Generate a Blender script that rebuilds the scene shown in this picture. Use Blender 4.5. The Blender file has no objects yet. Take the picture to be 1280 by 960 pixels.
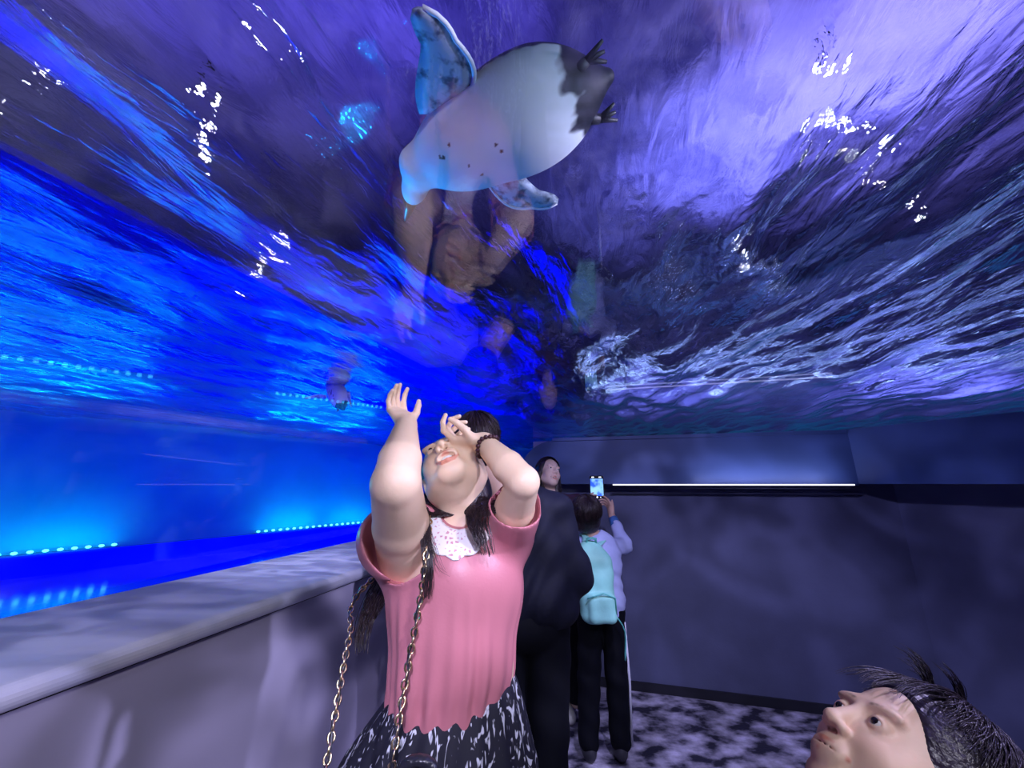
import bpy, math, random
import numpy as np
from mathutils import Vector, Matrix
random.seed(4)
S = bpy.context.scene
COL = S.collection
V = lambda *a: np.array(a, float)

# ------------------------------------------------------------------ camera
PITCH = math.atan(125 / 480)
CP, SP = math.cos(PITCH), math.sin(PITCH)
H = 1.5
cd = bpy.data.cameras.new('camera'); cd.lens = 13.5; cd.sensor_width = 36; cd.clip_start = .02; cd.clip_end = 100
cam = bpy.data.objects.new('camera', cd); COL.objects.link(cam)
cam.location = (0, 0, H); cam.rotation_euler = (math.pi/2 + PITCH, 0, 0)
S.camera = cam

def ray(u, v):
    a = (u - 640) / 480; b = (480 - v) / 480
    return V(a, CP - SP*b, SP + CP*b)
def P(u, v, y):                       # point on that sight line at depth y
    r = ray(u, v); t = y / r[1]
    return V(r[0]*t, y, H + r[2]*t)
def PZ(u, v, z):                      # point on that sight line at height z
    r = ray(u, v); t = (z - H) / r[2]
    return V(r[0]*t, r[1]*t, z)
E1 = V(SP, CP, 0); E1 = V(math.sin(.2548), math.cos(.2548), 0)     # room axis into depth
E2 = V(-E1[1], E1[0], 0)                                          # room axis to the left
def R(a, l, z=0): return E1*a + E2*l + V(0, 0, z)

# ------------------------------------------------------------------ world, exposure
w = bpy.data.worlds.new('world'); S.world = w; w.use_nodes = True
w.node_tree.nodes['Background'].inputs[0].default_value = (.01, .01, .05, 1)
w.node_tree.nodes['Background'].inputs[1].default_value = .1
S.view_settings.view_transform = 'Standard'; S.view_settings.look = 'None'
S.view_settings.gamma = 1; S.view_settings.use_curve_mapping = False
S.view_settings.exposure = 0
cy = S.cycles
cy.use_denoising = True
cy.max_bounces = 10; cy.transparent_max_bounces = 16; cy.glossy_bounces = 6; cy.transmission_bounces = 6; cy.diffuse_bounces = 3
cy.sample_clamp_indirect = 4; cy.caustics_reflective = False; cy.caustics_refractive = False

# ------------------------------------------------------------------ lights
def aim(o, to):
    d = Vector(to) - o.location
    o.rotation_euler = d.to_track_quat('-Z', 'Y').to_euler()
def light(name, kind, loc, to, col, power, size=.1, sizey=None, angle=60, blend=.5):
    l = bpy.data.lights.new(name, kind); l.color = col; l.energy = power
    if kind == 'AREA':
        l.size = size
        if sizey: l.shape = 'RECTANGLE'; l.size_y = sizey
    else:
        l.shadow_soft_size = size
    if kind == 'SPOT': l.spot_size = math.radians(angle); l.spot_blend = blend
    o = bpy.data.objects.new(name, l); COL.objects.link(o); o.location = loc
    aim(o, to); return o
def caustic(l, scale=9, lo=.35, hi=1.8, stretch=(1, 1, 1)):
    """a lamp shining through moving water: its beam is broken up by a ripple pattern"""
    d = l.data; d.use_nodes = True; nt = d.node_tree
    em = nt.nodes['Emission']
    g = nt.nodes.new('ShaderNodeNewGeometry'); tc = nt.nodes.new('ShaderNodeTexCoord')
    mp = nt.nodes.new('ShaderNodeMapping'); mp.inputs['Scale'].default_value = stretch
    nt.links.new(tc.outputs['Normal'], mp.inputs[0])
    n = nt.nodes.new('ShaderNodeTexNoise'); n.inputs['Scale'].default_value = scale; n.inputs['Detail'].default_value = 4
    n.inputs['Distortion'].default_value = 1.2
    nt.links.new(mp.outputs[0], n.inputs[0])
    r = nt.nodes.new('ShaderNodeMapRange'); r.inputs[1].default_value = .42; r.inputs[2].default_value = .62
    r.inputs[3].default_value = lo; r.inputs[4].default_value = hi; r.interpolation_type = 'SMOOTHSTEP'
    nt.links.new(n.outputs[0], r.inputs[0]); nt.links.new(r.outputs[0], em.inputs['Strength'])

key = light('spot_room', 'SPOT', (.75, -.75, 2.36), (-.1, 1.0, .9), (1, .92, .95), 86, .05, angle=82, blend=.7)
key2 = light('spot_room', 'SPOT', (1.9, .2, 2.4), R(1.2, 1.3, .8), (.75, .68, 1), 150, .04, angle=75, blend=.5)
caustic(key2, 6, .12, 2.2)
key3 = light('spot_room', 'SPOT', (.2, -1.4, 2.38), R(0.4, 1.3, .9), (.78, .7, 1), 150, .02, angle=80, blend=.5)
caustic(key3, 3.2, .0, 2.4)
fw = light('spot_wall', 'SPOT', R(.9, -.3, 2.35), R(3.5, -.6, .2), (.6, .55, 1), 110, .05, angle=100, blend=.7)
caustic(fw, 9, .6, 1.5)
for i, (a, l) in enumerate([(-2, 4.2), (1.5, 4.0), (5, 3.6), (8.5, 3.4)]):      # blue lamps in the pool, turned down and outwards
    light('pool_flood', 'SPOT', R(a, l-1.2, 2.25), R(a, l+.9, .3), (.0, .01, 1), 520, .12, angle=140, blend=.6)
for a in (-4, 0, 4):
    light('hall_flood', 'AREA', R(a+1, -4, 3.6), R(a, -6, 6), (.50, .42, .92), 560, 1.5)
light('hall_flood', 'AREA', R(1, 2, 3.6), R(1, 3, 6), (.26, .2, 1), 330, 1.5)
for a, l in ((5.5, -.2), (5.6, -3.4), (3.6, -5.2), (.8, -7)):
    light('added_shelf_fill', 'SPOT', R(a, l, 2.36), R(a+1.2, l-1.4, 1.9), (.42, .45, 1), 230, .008, angle=150, blend=.5)  # added lamps, so the ripples mirror a lavender shelf
light('hall_flood', 'AREA', R(7, -3, 3.6), R(8, -4, 6), (.35, .36, 1), 560, 1.5)  # extra hall light added to brighten the water at mid right
light('added_child_rim', 'SPOT', (1.35, 1.15, 2.35), (.85, .62, 1.1), (.72, .6, 1), 70, .02, angle=32, blend=.6)  # added lamp for a lavender rim on the child's hair
light('added_floor_fill', 'SPOT', R(1.6, -1.0, 2.3), R(2.9, -.9, 0), (.72, .66, 1), 90, .03, angle=70, blend=.6)  # added fill to brighten the carpet before the far wall
light('added_pool_fill', 'SPOT', R(1.8, 3.6, 1.5), (-.3, .95, 1.62), (0, .75, 1), 50, .03, angle=17, blend=.6)  # added spot, strengthens the cyan LED light on the woman's raised arm
light('added_pool_fill', 'SPOT', (-.85, 1.35, 2.02), (-.2, .82, 2.32), (0, .42, 1), 32, .015, angle=60, blend=.9)  # added spot that tints the penguin's head blue
light('added_pool_fill', 'SPOT', (1.0, -.1, 2.0), (.05, .75, 2.32), (.35, .62, 1), 22, .015, angle=34, blend=.9)  # added spot that lifts the blue on the penguin's belly
for a_ in (-.3, 1.6):
    key5 = light('added_ledge_fill', 'SPOT', R(a_, 1.45, 2.36), R(a_+.7, 1.55, 1.1), (.74, .72, 1), 42, .012, angle=96, blend=.7)  # added lamps out of view, only to brighten the ledge top
    caustic(key5, 5, .5, 1.5, (1, 3, 1))
key4 = light('spot_room', 'SPOT', (-.3, -1.8, 2.38), R(1.2, 1.5, 1.0), (.72, .66, 1), 50, .02, angle=50, blend=.2)

# ------------------------------------------------------------------ materials
def nodes(name):
    m = bpy.data.materials.new(name); m.use_nodes = True; nt = m.node_tree
    return m, nt, nt.nodes['Principled BSDF']
def mat(name, col, rough=.6, metal=0, var=.0, scale=12, bump=0, bscale=60, stretch=None, col2=None, lo=.35, hi=.65, spec=.5, attr=False, sss=0, coat=0, detail=4):
    m, nt, b = nodes(name)
    b.inputs['Roughness'].default_value = rough; b.inputs['Metallic'].default_value = metal
    b.inputs['Specular IOR Level'].default_value = spec
    b.inputs['Coat Weight'].default_value = coat
    b.inputs['Base Color'].default_value = (*col, 1)
    if sss: b.inputs['Subsurface Weight'].default_value = sss; b.inputs['Subsurface Scale'].default_value = .01
    tc = nt.nodes.new('ShaderNodeTexCoord'); mp = nt.nodes.new('ShaderNodeMapping')
    nt.links.new(tc.outputs['Object'], mp.inputs[0])
    if stretch: mp.inputs['Scale'].default_value = stretch
    c2 = col2 if col2 else tuple(c*(1-var) for c in col)
    if var or col2:
        n = nt.nodes.new('ShaderNodeTexNoise'); n.inputs['Scale'].default_value = scale; n.inputs['Detail'].default_value = detail
        nt.links.new(mp.outputs[0], n.inputs[0])
        r = nt.nodes.new('ShaderNodeValToRGB'); r.color_ramp.elements[0].position = lo; r.color_ramp.elements[1].position = hi
        r.color_ramp.elements[0].color = (*c2, 1); r.color_ramp.elements[1].color = (*col, 1)
        nt.links.new(n.outputs[0], r.inputs[0]); out = r.outputs[0]
        if attr:
            a = nt.nodes.new('ShaderNodeVertexColor'); a.layer_name = 'Col'
            mx = nt.nodes.new('ShaderNodeMixRGB'); mx.blend_type = 'MULTIPLY'; mx.inputs[0].default_value = 1
            nt.links.new(out, mx.inputs[1]); nt.links.new(a.outputs[0], mx.inputs[2]); out = mx.outputs[0]
        nt.links.new(out, b.inputs['Base Color'])
    if bump:
        n = nt.nodes.new('ShaderNodeTexNoise'); n.inputs['Scale'].default_value = bscale; n.inputs['Detail'].default_value = 3
        nt.links.new(mp.outputs[0], n.inputs[0])
        bp = nt.nodes.new('ShaderNodeBump'); bp.inputs['Strength'].default_value = bump; bp.inputs['Distance'].default_value = .01
        nt.links.new(n.outputs[0], bp.inputs['Height']); nt.links.new(bp.outputs[0], b.inputs['Normal'])
    return m
def emis(name, col, st):
    m, nt, b = nodes(name)
    b.inputs['Base Color'].default_value = (*col, 1)
    b.inputs['Emission Color'].default_value = (*col, 1); b.inputs['Emission Strength'].default_value = st
    return m
def acrylic(name, tint, ior=1.6, rough=.0, gtint=(1, 1, 1), graze=.3):
    m = bpy.data.materials.new(name); m.use_nodes = True; nt = m.node_tree; nt.nodes.clear()
    o = nt.nodes.new('ShaderNodeOutputMaterial'); mx = nt.nodes.new('ShaderNodeMixShader')
    t = nt.nodes.new('ShaderNodeBsdfTransparent'); t.inputs[0].default_value = (*tint, 1)
    g = nt.nodes.new('ShaderNodeBsdfGlossy'); g.inputs['Roughness'].default_value = rough; g.inputs[0].default_value = (*gtint, 1)
    f = nt.nodes.new('ShaderNodeFresnel'); f.inputs[0].default_value = ior
    ge = nt.nodes.new('ShaderNodeNewGeometry')
    # the sheet reflects the same from either side
    lw = nt.nodes.new('ShaderNodeVectorMath'); lw.operation = 'SCALE'
    sg = nt.nodes.new('ShaderNodeMapRange'); sg.inputs[3].default_value = 1; sg.inputs[4].default_value = -1
    nt.links.new(ge.outputs['Backfacing'], sg.inputs[0])
    dt = nt.nodes.new('ShaderNodeVectorMath'); dt.operation = 'DOT_PRODUCT'
    nt.links.new(ge.outputs['Normal'], dt.inputs[0]); nt.links.new(ge.outputs['Incoming'], dt.inputs[1])
    ab = nt.nodes.new('ShaderNodeMath'); ab.operation = 'ABSOLUTE'; nt.links.new(dt.outputs['Value'], ab.inputs[0])
    om = nt.nodes.new('ShaderNodeMath'); om.operation = 'SUBTRACT'; om.inputs[0].default_value = 1; nt.links.new(ab.outputs[0], om.inputs[1])
    pw = nt.nodes.new('ShaderNodeMath'); pw.operation = 'POWER'; pw.inputs[1].default_value = 5; nt.links.new(om.outputs[0], pw.inputs[0])
    f0 = ((ior-1)/(ior+1))**2
    ma = nt.nodes.new('ShaderNodeMath'); ma.operation = 'MULTIPLY_ADD'; ma.inputs[1].default_value = (1-f0)*graze; ma.inputs[2].default_value = f0
    nt.links.new(pw.outputs[0], ma.inputs[0])
    nt.links.new(ma.outputs[0], mx.inputs[0]); nt.links.new(t.outputs[0], mx.inputs[1]); nt.links.new(g.outputs[0], mx.inputs[2])
    nt.links.new(mx.outputs[0], o.inputs[0])
    return m

# ------------------------------------------------------------------ object helpers
def tag(o, label=None, cat=None, group=None, kind=None):
    if label: o['label'] = label
    if cat: o['category'] = cat
    if group: o['group'] = group
    if kind: o['kind'] = kind
    return o
def empty(name, loc, label, cat, group=None):
    o = bpy.data.objects.new(name, None); COL.objects.link(o); o.location = loc; o.empty_display_size = .1
    return tag(o, label, cat, group)
def mesh(name, verts, faces, m, parent=None, smooth=True, cols=None):
    me = bpy.data.meshes.new(name)
    off = V(0, 0, 0); q = parent
    while q is not None: off = off + np.array(q.location); q = q.parent
    vs = np.asarray(verts, float) - off
    me.from_pydata(vs.tolist(), [], faces if isinstance(faces, list) else faces.tolist())
    me.materials.append(m)
    if smooth: me.polygons.foreach_set('use_smooth', [True]*len(me.polygons))
    if cols is not None:
        a = me.color_attributes.new('Col', 'FLOAT_COLOR', 'POINT')
        c = np.ones((len(vs), 4)); c[:, :3] = cols; a.data.foreach_set('color', c.ravel())
    me.update()
    o = bpy.data.objects.new(name, me); COL.objects.link(o)
    if parent is not None:
        o.parent = parent
    return o
class MB:
    """collects simple shapes into one mesh"""
    def __init__(s): s.v = []; s.f = []
    def add(s, v, f):
        n = len(s.v); s.v += [tuple(p) for p in v]; s.f += [[i+n for i in q] for q in f]; return s
    def prism(s, poly, z0, z1):
        n = len(poly); z0 = z0 if hasattr(z0, '__len__') else [z0]*n; z1 = z1 if hasattr(z1, '__len__') else [z1]*n
        v = [(*p[:2], z0[i]) for i, p in enumerate(poly)] + [(*p[:2], z1[i]) for i, p in enumerate(poly)]
        f = [list(range(n))[::-1], list(range(n, 2*n))] + [[i, (i+1) % n, n+(i+1) % n, n+i] for i in range(n)]
        return s.add(v, f)
    def tube(s, pts, rad, n=10, flat=1.0, cap=True):
        pts = [np.array(p, float) for p in pts]; m = len(pts); rad = rad if hasattr(rad, '__len__') else [rad]*m
        v = []; f = []; up = V(0, 0, 1)
        for i, p in enumerate(pts):
            d = pts[min(i+1, m-1)] - pts[max(i-1, 0)]; d /= np.linalg.norm(d)+1e-9
            a = np.cross(d, up if abs(d[2]) < .95 else V(1, 0, 0)); a /= np.linalg.norm(a); b = np.cross(a, d)
            for k in range(n):
                t = 2*math.pi*k/n; v.append(p + (a*math.cos(t) + b*math.sin(t)*flat)*rad[i])
        for i in range(m-1):
            for k in range(n): f.append([i*n+k, i*n+(k+1) % n, (i+1)*n+(k+1) % n, (i+1)*n+k])
        if cap: f.append(list(range(n))[::-1]); f.append([(m-1)*n+k for k in range(n)])
        return s.add(v, f)
    def box(s, c, h, M=np.eye(3), bev=0):
        c = np.array(c); h = np.array(h, float); v = []
        if bev <= 0:
            for x in (-1, 1):
                for y in (-1, 1):
                    for z in (-1, 1): v.append(c + M @ (h*V(x, y, z)))
            return s.add(v, [[0, 1, 3, 2], [4, 6, 7, 5], [0, 4, 5, 1], [2, 3, 7, 6], [0, 2, 6, 4], [1, 5, 7, 3]])
        # rounded outline in x/z, extruded in y
        ring = []
        for (sx, sz, a0) in ((1, 1, 0), (-1, 1, 90), (-1, -1, 180), (1, -1, 270)):
            for k in range(7):
                t = math.radians(a0 + k*15); ring.append(((h[0]-bev)*sx + bev*math.cos(t), (h[2]-bev)*sz + bev*math.sin(t)))
        n = len(ring)
        for y in (-1, 1): v += [c + M @ V(x, y*h[1], z) for x, z in ring]
        f = [list(range(n)), list(range(n, 2*n))[::-1]] + [[i, n+i, n+(i+1) % n, (i+1) % n] for i in range(n)]
        return s.add(v, f)
    def torus(s, c, M, r, r2, n=14, m=7, sx=1.0):
        v = []; f = []
        for i in range(n):
            t = 2*math.pi*i/n
            for j in range(m):
                q = 2*math.pi*j/m; v.append(np.array(c) + M @ V((r*math.cos(t))*sx + r2*math.cos(q)*math.cos(t), r*math.sin(t)+r2*math.cos(q)*math.sin(t), r2*math.sin(q)))
        for i in range(n):
            for j in range(m): f.append([i*m+j, ((i+1) % n)*m+j, ((i+1) % n)*m+(j+1) % m, i*m+(j+1) % m])
        return s.add(v, f)
    def ball(s, c, r, n=10, M=np.eye(3)):
        r = np.ones(3)*r; v = [np.array(c)+M @ (V(0, 0, 1)*r)]; f = []
        for i in range(1, n):
            for k in range(2*n):
                a = math.pi*i/n; b = math.pi*k/n; v.append(np.array(c)+M @ (V(math.sin(a)*math.cos(b), math.sin(a)*math.sin(b), math.cos(a))*r))
        v.append(np.array(c)-M @ (V(0, 0, 1)*r)); q = 2*n
        for k in range(q): f.append([0, 1+k, 1+(k+1) % q])
        for i in range(n-2):
            for k in range(q): f.append([1+i*q+k, 1+(i+1)*q+k, 1+(i+1)*q+(k+1) % q, 1+i*q+(k+1) % q])
        L = len(v)-1
        for k in range(q): f.append([1+(n-2)*q+(k+1) % q, 1+(n-2)*q+k, L])
        return s.add(v, f)
    def build(s, name, m, parent=None, smooth=False): return mesh(name, s.v, s.f, m, parent, smooth)
def struct(name, mb, m, label=None, smooth=False):
    o = mb.build(name, m, None, smooth); return tag(o, kind='structure', label=label)

# ------------------------------------------------------------------ implicit surface sculpting
def nrm(a): a = np.array(a, float); return a/np.linalg.norm(a)
def frame(F, U):
    """columns: x = person's left..., y = forward, z = up"""
    F = nrm(F); U = np.array(U, float); U = nrm(U - F*np.dot(U, F)); X = np.cross(F, U)
    return np.stack([X, F, U], 1)
class cap:
    def __init__(s, a, b, ra, rb=None):
        s.a = np.array(a, float); s.b = np.array(b, float); s.ra = ra; s.rb = ra if rb is None else rb
        r = max(s.ra, s.rb); s.lo = np.minimum(s.a, s.b)-r; s.hi = np.maximum(s.a, s.b)+r
    def __call__(s, x, y, z):
        d = s.b-s.a; L = max(d @ d, 1e-9)
        px, py, pz = x-s.a[0], y-s.a[1], z-s.a[2]
        t = np.clip((px*d[0]+py*d[1]+pz*d[2])/L, 0, 1)
        return np.sqrt((px-t*d[0])**2+(py-t*d[1])**2+(pz-t*d[2])**2) - (s.ra+(s.rb-s.ra)*t)
class ell:
    def __init__(s, c, r, M=None):
        s.c = np.array(c, float); s.r = np.ones(3)*np.array(r, float); s.M = np.eye(3) if M is None else M
        e = np.abs(s.M) @ s.r; s.lo = s.c-e; s.hi = s.c+e
    def __call__(s, x, y, z):
        px, py, pz = x-s.c[0], y-s.c[1], z-s.c[2]; M = s.M; r = s.r
        q = [(px*M[0, i]+py*M[1, i]+pz*M[2, i]) for i in range(3)]
        k0 = np.sqrt(sum((q[i]/r[i])**2 for i in range(3)))+1e-9
        k1 = np.sqrt(sum((q[i]/r[i]**2)**2 for i in range(3)))+1e-9
        return k0*(k0-1)/k1
class rbox:
    def __init__(s, c, h, rad=.01, M=None):
        s.c = np.array(c, float); s.h = np.array(h, float); s.rad = rad; s.M = np.eye(3) if M is None else M
        e = np.abs(s.M) @ s.h; s.lo = s.c-e; s.hi = s.c+e
    def __call__(s, x, y, z):
        px, py, pz = x-s.c[0], y-s.c[1], z-s.c[2]; M = s.M
        q = [np.abs(px*M[0, i]+py*M[1, i]+pz*M[2, i])-(s.h[i]-s.rad) for i in range(3)]
        out = np.sqrt(sum(np.maximum(a, 0)**2 for a in q))
        return out + np.minimum(np.maximum(np.maximum(q[0], q[1]), q[2]), 0) - s.rad
class Field:
    def __init__(s, lo, hi, h, fine=()):
        s.lo = np.array(lo, float); s.ax = []
        for i in range(3):                   # finer steps where a face or a hand needs them
            a = [lo[i]]
            while a[-1] < hi[i]:
                st = h
                for (l2, h2, hh) in fine:
                    if l2[i] <= a[-1] <= h2[i]: st = min(st, hh)
                a.append(a[-1]+st)
            s.ax.append(np.array(a))
        s.n = np.array([len(a) for a in s.ax])
        s.d = np.full(s.n, 1.0, np.float32)
    def _sl(s, lo, hi):
        a = np.array([max(np.searchsorted(s.ax[i], lo[i])-1, 0) for i in range(3)])
        b = np.array([max(min(np.searchsorted(s.ax[i], hi[i])+1, s.n[i]), a[i]) for i in range(3)])
        sl = tuple(slice(a[i], b[i]) for i in range(3))
        g = np.ix_(*[s.ax[i][sl[i]] for i in range(3)]) if False else [s.ax[0][sl[0]][:, None, None], s.ax[1][sl[1]][None, :, None], s.ax[2][sl[2]][None, None, :]]
        return sl, g
    def add(s, p, k=.012):
        mg = k+.02
        sl, g = s._sl(p.lo-mg, p.hi+mg); d1 = s.d[sl]; d2 = p(*g)
        t = np.clip(.5+.5*(d1-d2)/k, 0, 1); s.d[sl] = d1*(1-t)+d2*t-k*t*(1-t); return s
    def sub(s, p, k=.006):
        mg = k+.02
        sl, g = s._sl(p.lo-mg, p.hi+mg); d1 = s.d[sl]; d2 = -p(*g)
        t = np.clip(.5-.5*(d1-d2)/k, 0, 1); s.d[sl] = d1*(1-t)+d2*t+k*t*(1-t); return s
    def chain(s, pts, rs, k=.012):
        for i in range(len(pts)-1): s.add(cap(pts[i], pts[i+1], rs[i], rs[i+1]), k)
        return s
    def warp(s, fn):
        g = [s.ax[0][:, None, None], s.ax[1][None, :, None], s.ax[2][None, None, :]]
        s.d = (s.d + fn(*g)).astype(np.float32); return s
    def cut(s, fn):                      # keep where fn <= 0
        g = [s.ax[0][:, None, None], s.ax[1][None, :, None], s.ax[2][None, None, :]]
        s.d = np.maximum(s.d, fn(*g)).astype(np.float32); return s
    def nets(s):
        d = np.pad(s.d, 1, constant_values=1.0); axp = [np.concatenate([[a[0]-.002], a, [a[-1]+.002]]) for a in s.ax]
        n = np.array(d.shape); neg = d < 0
        c = [neg[i:n[0]-1+i, j:n[1]-1+j, k:n[2]-1+k] for i in (0, 1) for j in (0, 1) for k in (0, 1)]
        any_ = np.logical_or.reduce(c); all_ = np.logical_and.reduce(c)
        idx = np.argwhere(any_ & ~all_)
        ids = -np.ones(n-1, np.int64); ids[tuple(idx.T)] = np.arange(len(idx))
        acc = np.zeros((len(idx), 3)); cnt = np.zeros(len(idx))
        for ax in range(3):
            oth = [a for a in range(3) if a != ax]
            for i in (0, 1):
                for j in (0, 1):
                    o0 = idx.copy(); o0[:, oth[0]] += i; o0[:, oth[1]] += j; o1 = o0.copy(); o1[:, ax] += 1
                    a = d[tuple(o0.T)].astype(float); b = d[tuple(o1.T)].astype(float); m = (a < 0) != (b < 0)
                    t = np.where(m, a/np.where(m, a-b, 1), 0)
                    p = o0.astype(float); p[:, ax] += t
                    acc += p*m[:, None]; cnt += m
        v = acc/cnt[:, None]
        v = np.stack([np.interp(v[:, i], np.arange(len(axp[i])), axp[i]) for i in range(3)], 1)
        F = []
        for ax in range(3):
            b1, b2 = (ax+1) % 3, (ax+2) % 3
            s0 = [slice(None)]*3; s1 = [slice(None)]*3; s0[ax] = slice(0, -1); s1[ax] = slice(1, None)
            A = neg[tuple(s0)]; B = neg[tuple(s1)]
            e = np.argwhere(A != B); e = e[(e[:, b1] > 0) & (e[:, b2] > 0) & (e[:, b1] < n[b1]-1) & (e[:, b2] < n[b2]-1)]
            fl = A[tuple(e.T)]
            q = []
            for (i, j) in ((-1, -1), (0, -1), (0, 0), (-1, 0)):
                t = e.copy(); t[:, b1] += i; t[:, b2] += j; q.append(ids[tuple(t.T)])
            q = np.stack(q, 1); q[~fl] = q[~fl][:, ::-1]; F.append(q)
        return v, np.concatenate(F)
    def build(s, name, m, parent=None, colfn=None):
        v, f = s.nets()
        return mesh(name, v, f, m, parent, True, colfn(v) if colfn else None)


# ================================================================== THE TUNNEL ROOM
M_wall = mat('navy wall paint', (.11, .12, .235), .6, var=.2, scale=3, bump=.08, bscale=90)
M_floor = mat('dark carpet with painted caustics', (.62, .57, .78), .9, col2=(.012, .011, .03), scale=7, lo=.40, hi=.68, bump=.6, bscale=60, stretch=(1, 1.4, 1), detail=14)  # lavender mottle puts rippled water light into the carpet colour
M_low = mat('lavender grey panel', (.50, .46, .64), .45, var=.08, scale=2, bump=.03, bscale=30)
M_ledge = mat('grey stone ledge', (.74, .72, .86), .35, col2=(.55, .56, .74), scale=3, stretch=(.5, 2.2, 1), bump=.05, bscale=30, detail=6)
M_dark = mat('black rubber seam', (.01, .01, .02), .7)
M_acr = acrylic('clear acrylic', (.93, .96, 1), 1.72, graze=.12)
M_pane = acrylic('clear acrylic pane', (.95, .97, 1), 1.27, graze=.12)
M_head = mat('satin blue grey acrylic', (.06, .11, .32), .5, var=.25, scale=2.2, bump=.04, bscale=8)
M_strip = emis('white light strip', (.75, .75, 1), 2.2)
M_pool = mat('blue pool wall', (.0, .34, .36), .6, var=.15, scale=1.2)
M_poolf = mat('deep blue pool floor', (.0, .02, .9), .12, spec=.6)
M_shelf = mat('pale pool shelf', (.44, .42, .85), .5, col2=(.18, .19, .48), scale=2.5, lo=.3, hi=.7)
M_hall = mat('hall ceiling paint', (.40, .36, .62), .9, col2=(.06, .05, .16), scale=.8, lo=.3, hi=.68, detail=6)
M_hwall = mat('hall wall', (.05, .05, .14), .9)

room = [R(-2.5, 1.23), R(3.5, 1.23), R(3.5, -1.96), R(-2.5, -5.31)]
struct('floor', MB().prism([R(-2.6, 1.3), R(3.6, 1.3), R(3.6, -2.0), R(-2.6, -5.5)], -.1, 0), M_floor)
struct('wall_left', MB().prism([R(-2.5, 1.25), R(3.5, 1.25), R(3.5, 1.8), R(-2.5, 1.8)], 0, 1.045), M_low)
struct('ledge_gap', MB().prism([R(-2.5, 1.243), R(3.5, 1.243), R(3.5, 1.8), R(-2.5, 1.8)], 1.044, 1.056), M_dark)  # black strip standing for the dark gap line under the ledge
# ledge with a softly rounded nose
def extrude_a(prof, a0, a1, rise=0.0, close=True, n=1):
    k = len(prof); v = []; f = []
    for i in range(n+1):
        a = a0+(a1-a0)*i/n
        v += [R(a, l, z+rise*a) for l, z in prof]
    for i in range(n):
        for j in range(k): f.append([i*k+j, i*k+(j+1) % k, (i+1)*k+(j+1) % k, (i+1)*k+j])
    f.append(list(range(k))[::-1]); f.append([n*k+j for j in range(k)])
    m = MB(); m.add(v, f); return m
nose = [(1.225-.03*math.cos(math.radians(t))+.0, 1.082+.027*math.sin(math.radians(t))) for t in range(-80, 91, 17)]
struct('trim_1', extrude_a([(1.8, 1.055), (1.24, 1.055)]+nose+[(1.30, 1.112), (1.8, 1.112)], -2.5, 3.5), M_ledge, smooth=False)
struct('wall_far', MB().prism([R(3.5, 1.25), R(3.7, 1.25), R(3.7, -2.3), R(3.5, -1.96)], 0, 1.5), M_wall)
struct('baseboard_far', MB().prism([R(3.485, 1.25), R(3.5, 1.25), R(3.5, -1.96), R(3.485, -1.95)], 0, .06), M_dark)
dR = V(-.873, -.487)
def RR(s, off): return R(3.5+dR[0]*s - .487*off, -1.96+dR[1]*s + .873*off)
struct('wall_right', MB().prism([RR(0, 0), RR(6.9, 0), RR(6.9, -.2), RR(0, -.2)], 0, 1.9), M_wall)
struct('baseboard_right', MB().prism([RR(0, 0), RR(6.9, 0), RR(6.9, .015), RR(0, .015)], 0, .06), M_dark)
struct('wall_back', MB().prism([R(-2.5, 1.8), R(-2.5, -5.4), R(-2.7, -5.4), R(-2.7, 1.8)], 0, 2.0), M_wall)
# header band under the acrylic, its far left corner rounded
RISE = .025; CZ = 1.80
def header_far():
    a0 = 3.3; zt = CZ+RISE*a0; m = MB(); pts = [(-1.65, 1.5), (.80, 1.5)]
    r = .32
    for k in range(10):
        t = math.radians(k*10); pts.append((.80-r*(1-math.cos(t))+.0, zt-.02-r+r*math.sin(t)))
    pts.append((-1.65, zt))
    n = len(pts); v = [R(a0, l, z) for l, z in pts]+[R(a0+.22, l, z) for l, z in pts]
    m.add(v, [list(range(n)), list(range(n, 2*n))[::-1]]+[[i, n+i, n+(i+1) % n, (i+1) % n] for i in range(n)])
    return m
struct('trim_2', header_far(), M_head)
hp = [R(3.3, -1.65), R(3.3+dR[0]*6.7, -1.65+dR[1]*6.7), RR(6.9, -.05), RR(0, -.05)]
def zc(p): return CZ+RISE*(np.array(p[:2]) @ E1[:2])
struct('trim_3', MB().prism([hp[0], hp[1], hp[2], R(3.5, -1.9)], 1.5, [zc(hp[0]), zc(hp[1]), zc(hp[1]), zc(hp[0])]), M_head)
struct('trim_4', MB().prism([R(3.285, .50), R(3.3, .50), R(3.3, -1.65), R(3.285, -1.64)], 1.855, 1.88), M_head)
# acrylic: one bent sheet, window on the left running over into the ceiling
prof = [(1.80, 1.105), (1.80, 1.55)]
for k in range(1, 10):
    t = math.radians(k*10); prof.append((1.80-.22*(1-math.cos(t)), CZ-.22+.22*math.sin(t)))
outer = [(l+.014*(1 if i < 2 else math.cos(math.radians((i-1)*10))), z+.014*(0 if i < 2 else math.sin(math.radians((i-1)*10)))) for i, (l, z) in enumerate(prof)]
pane = prof[:6]+outer[:6][::-1]; roof = prof[5:]+[(-5.4, CZ), (-5.4, CZ+.014)]+outer[5:][::-1]
struct('window_1', extrude_a(pane, -2.5, 3.3, RISE), M_pane)
struct('ceiling', extrude_a(roof, -2.5, 3.3, RISE), M_acr)
struct('window_2', MB().prism([R(3.4, 1.8), R(3.4, .8), R(3.43, .8), R(3.43, 1.8)], 1.5, 1.90), M_pane)

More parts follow.
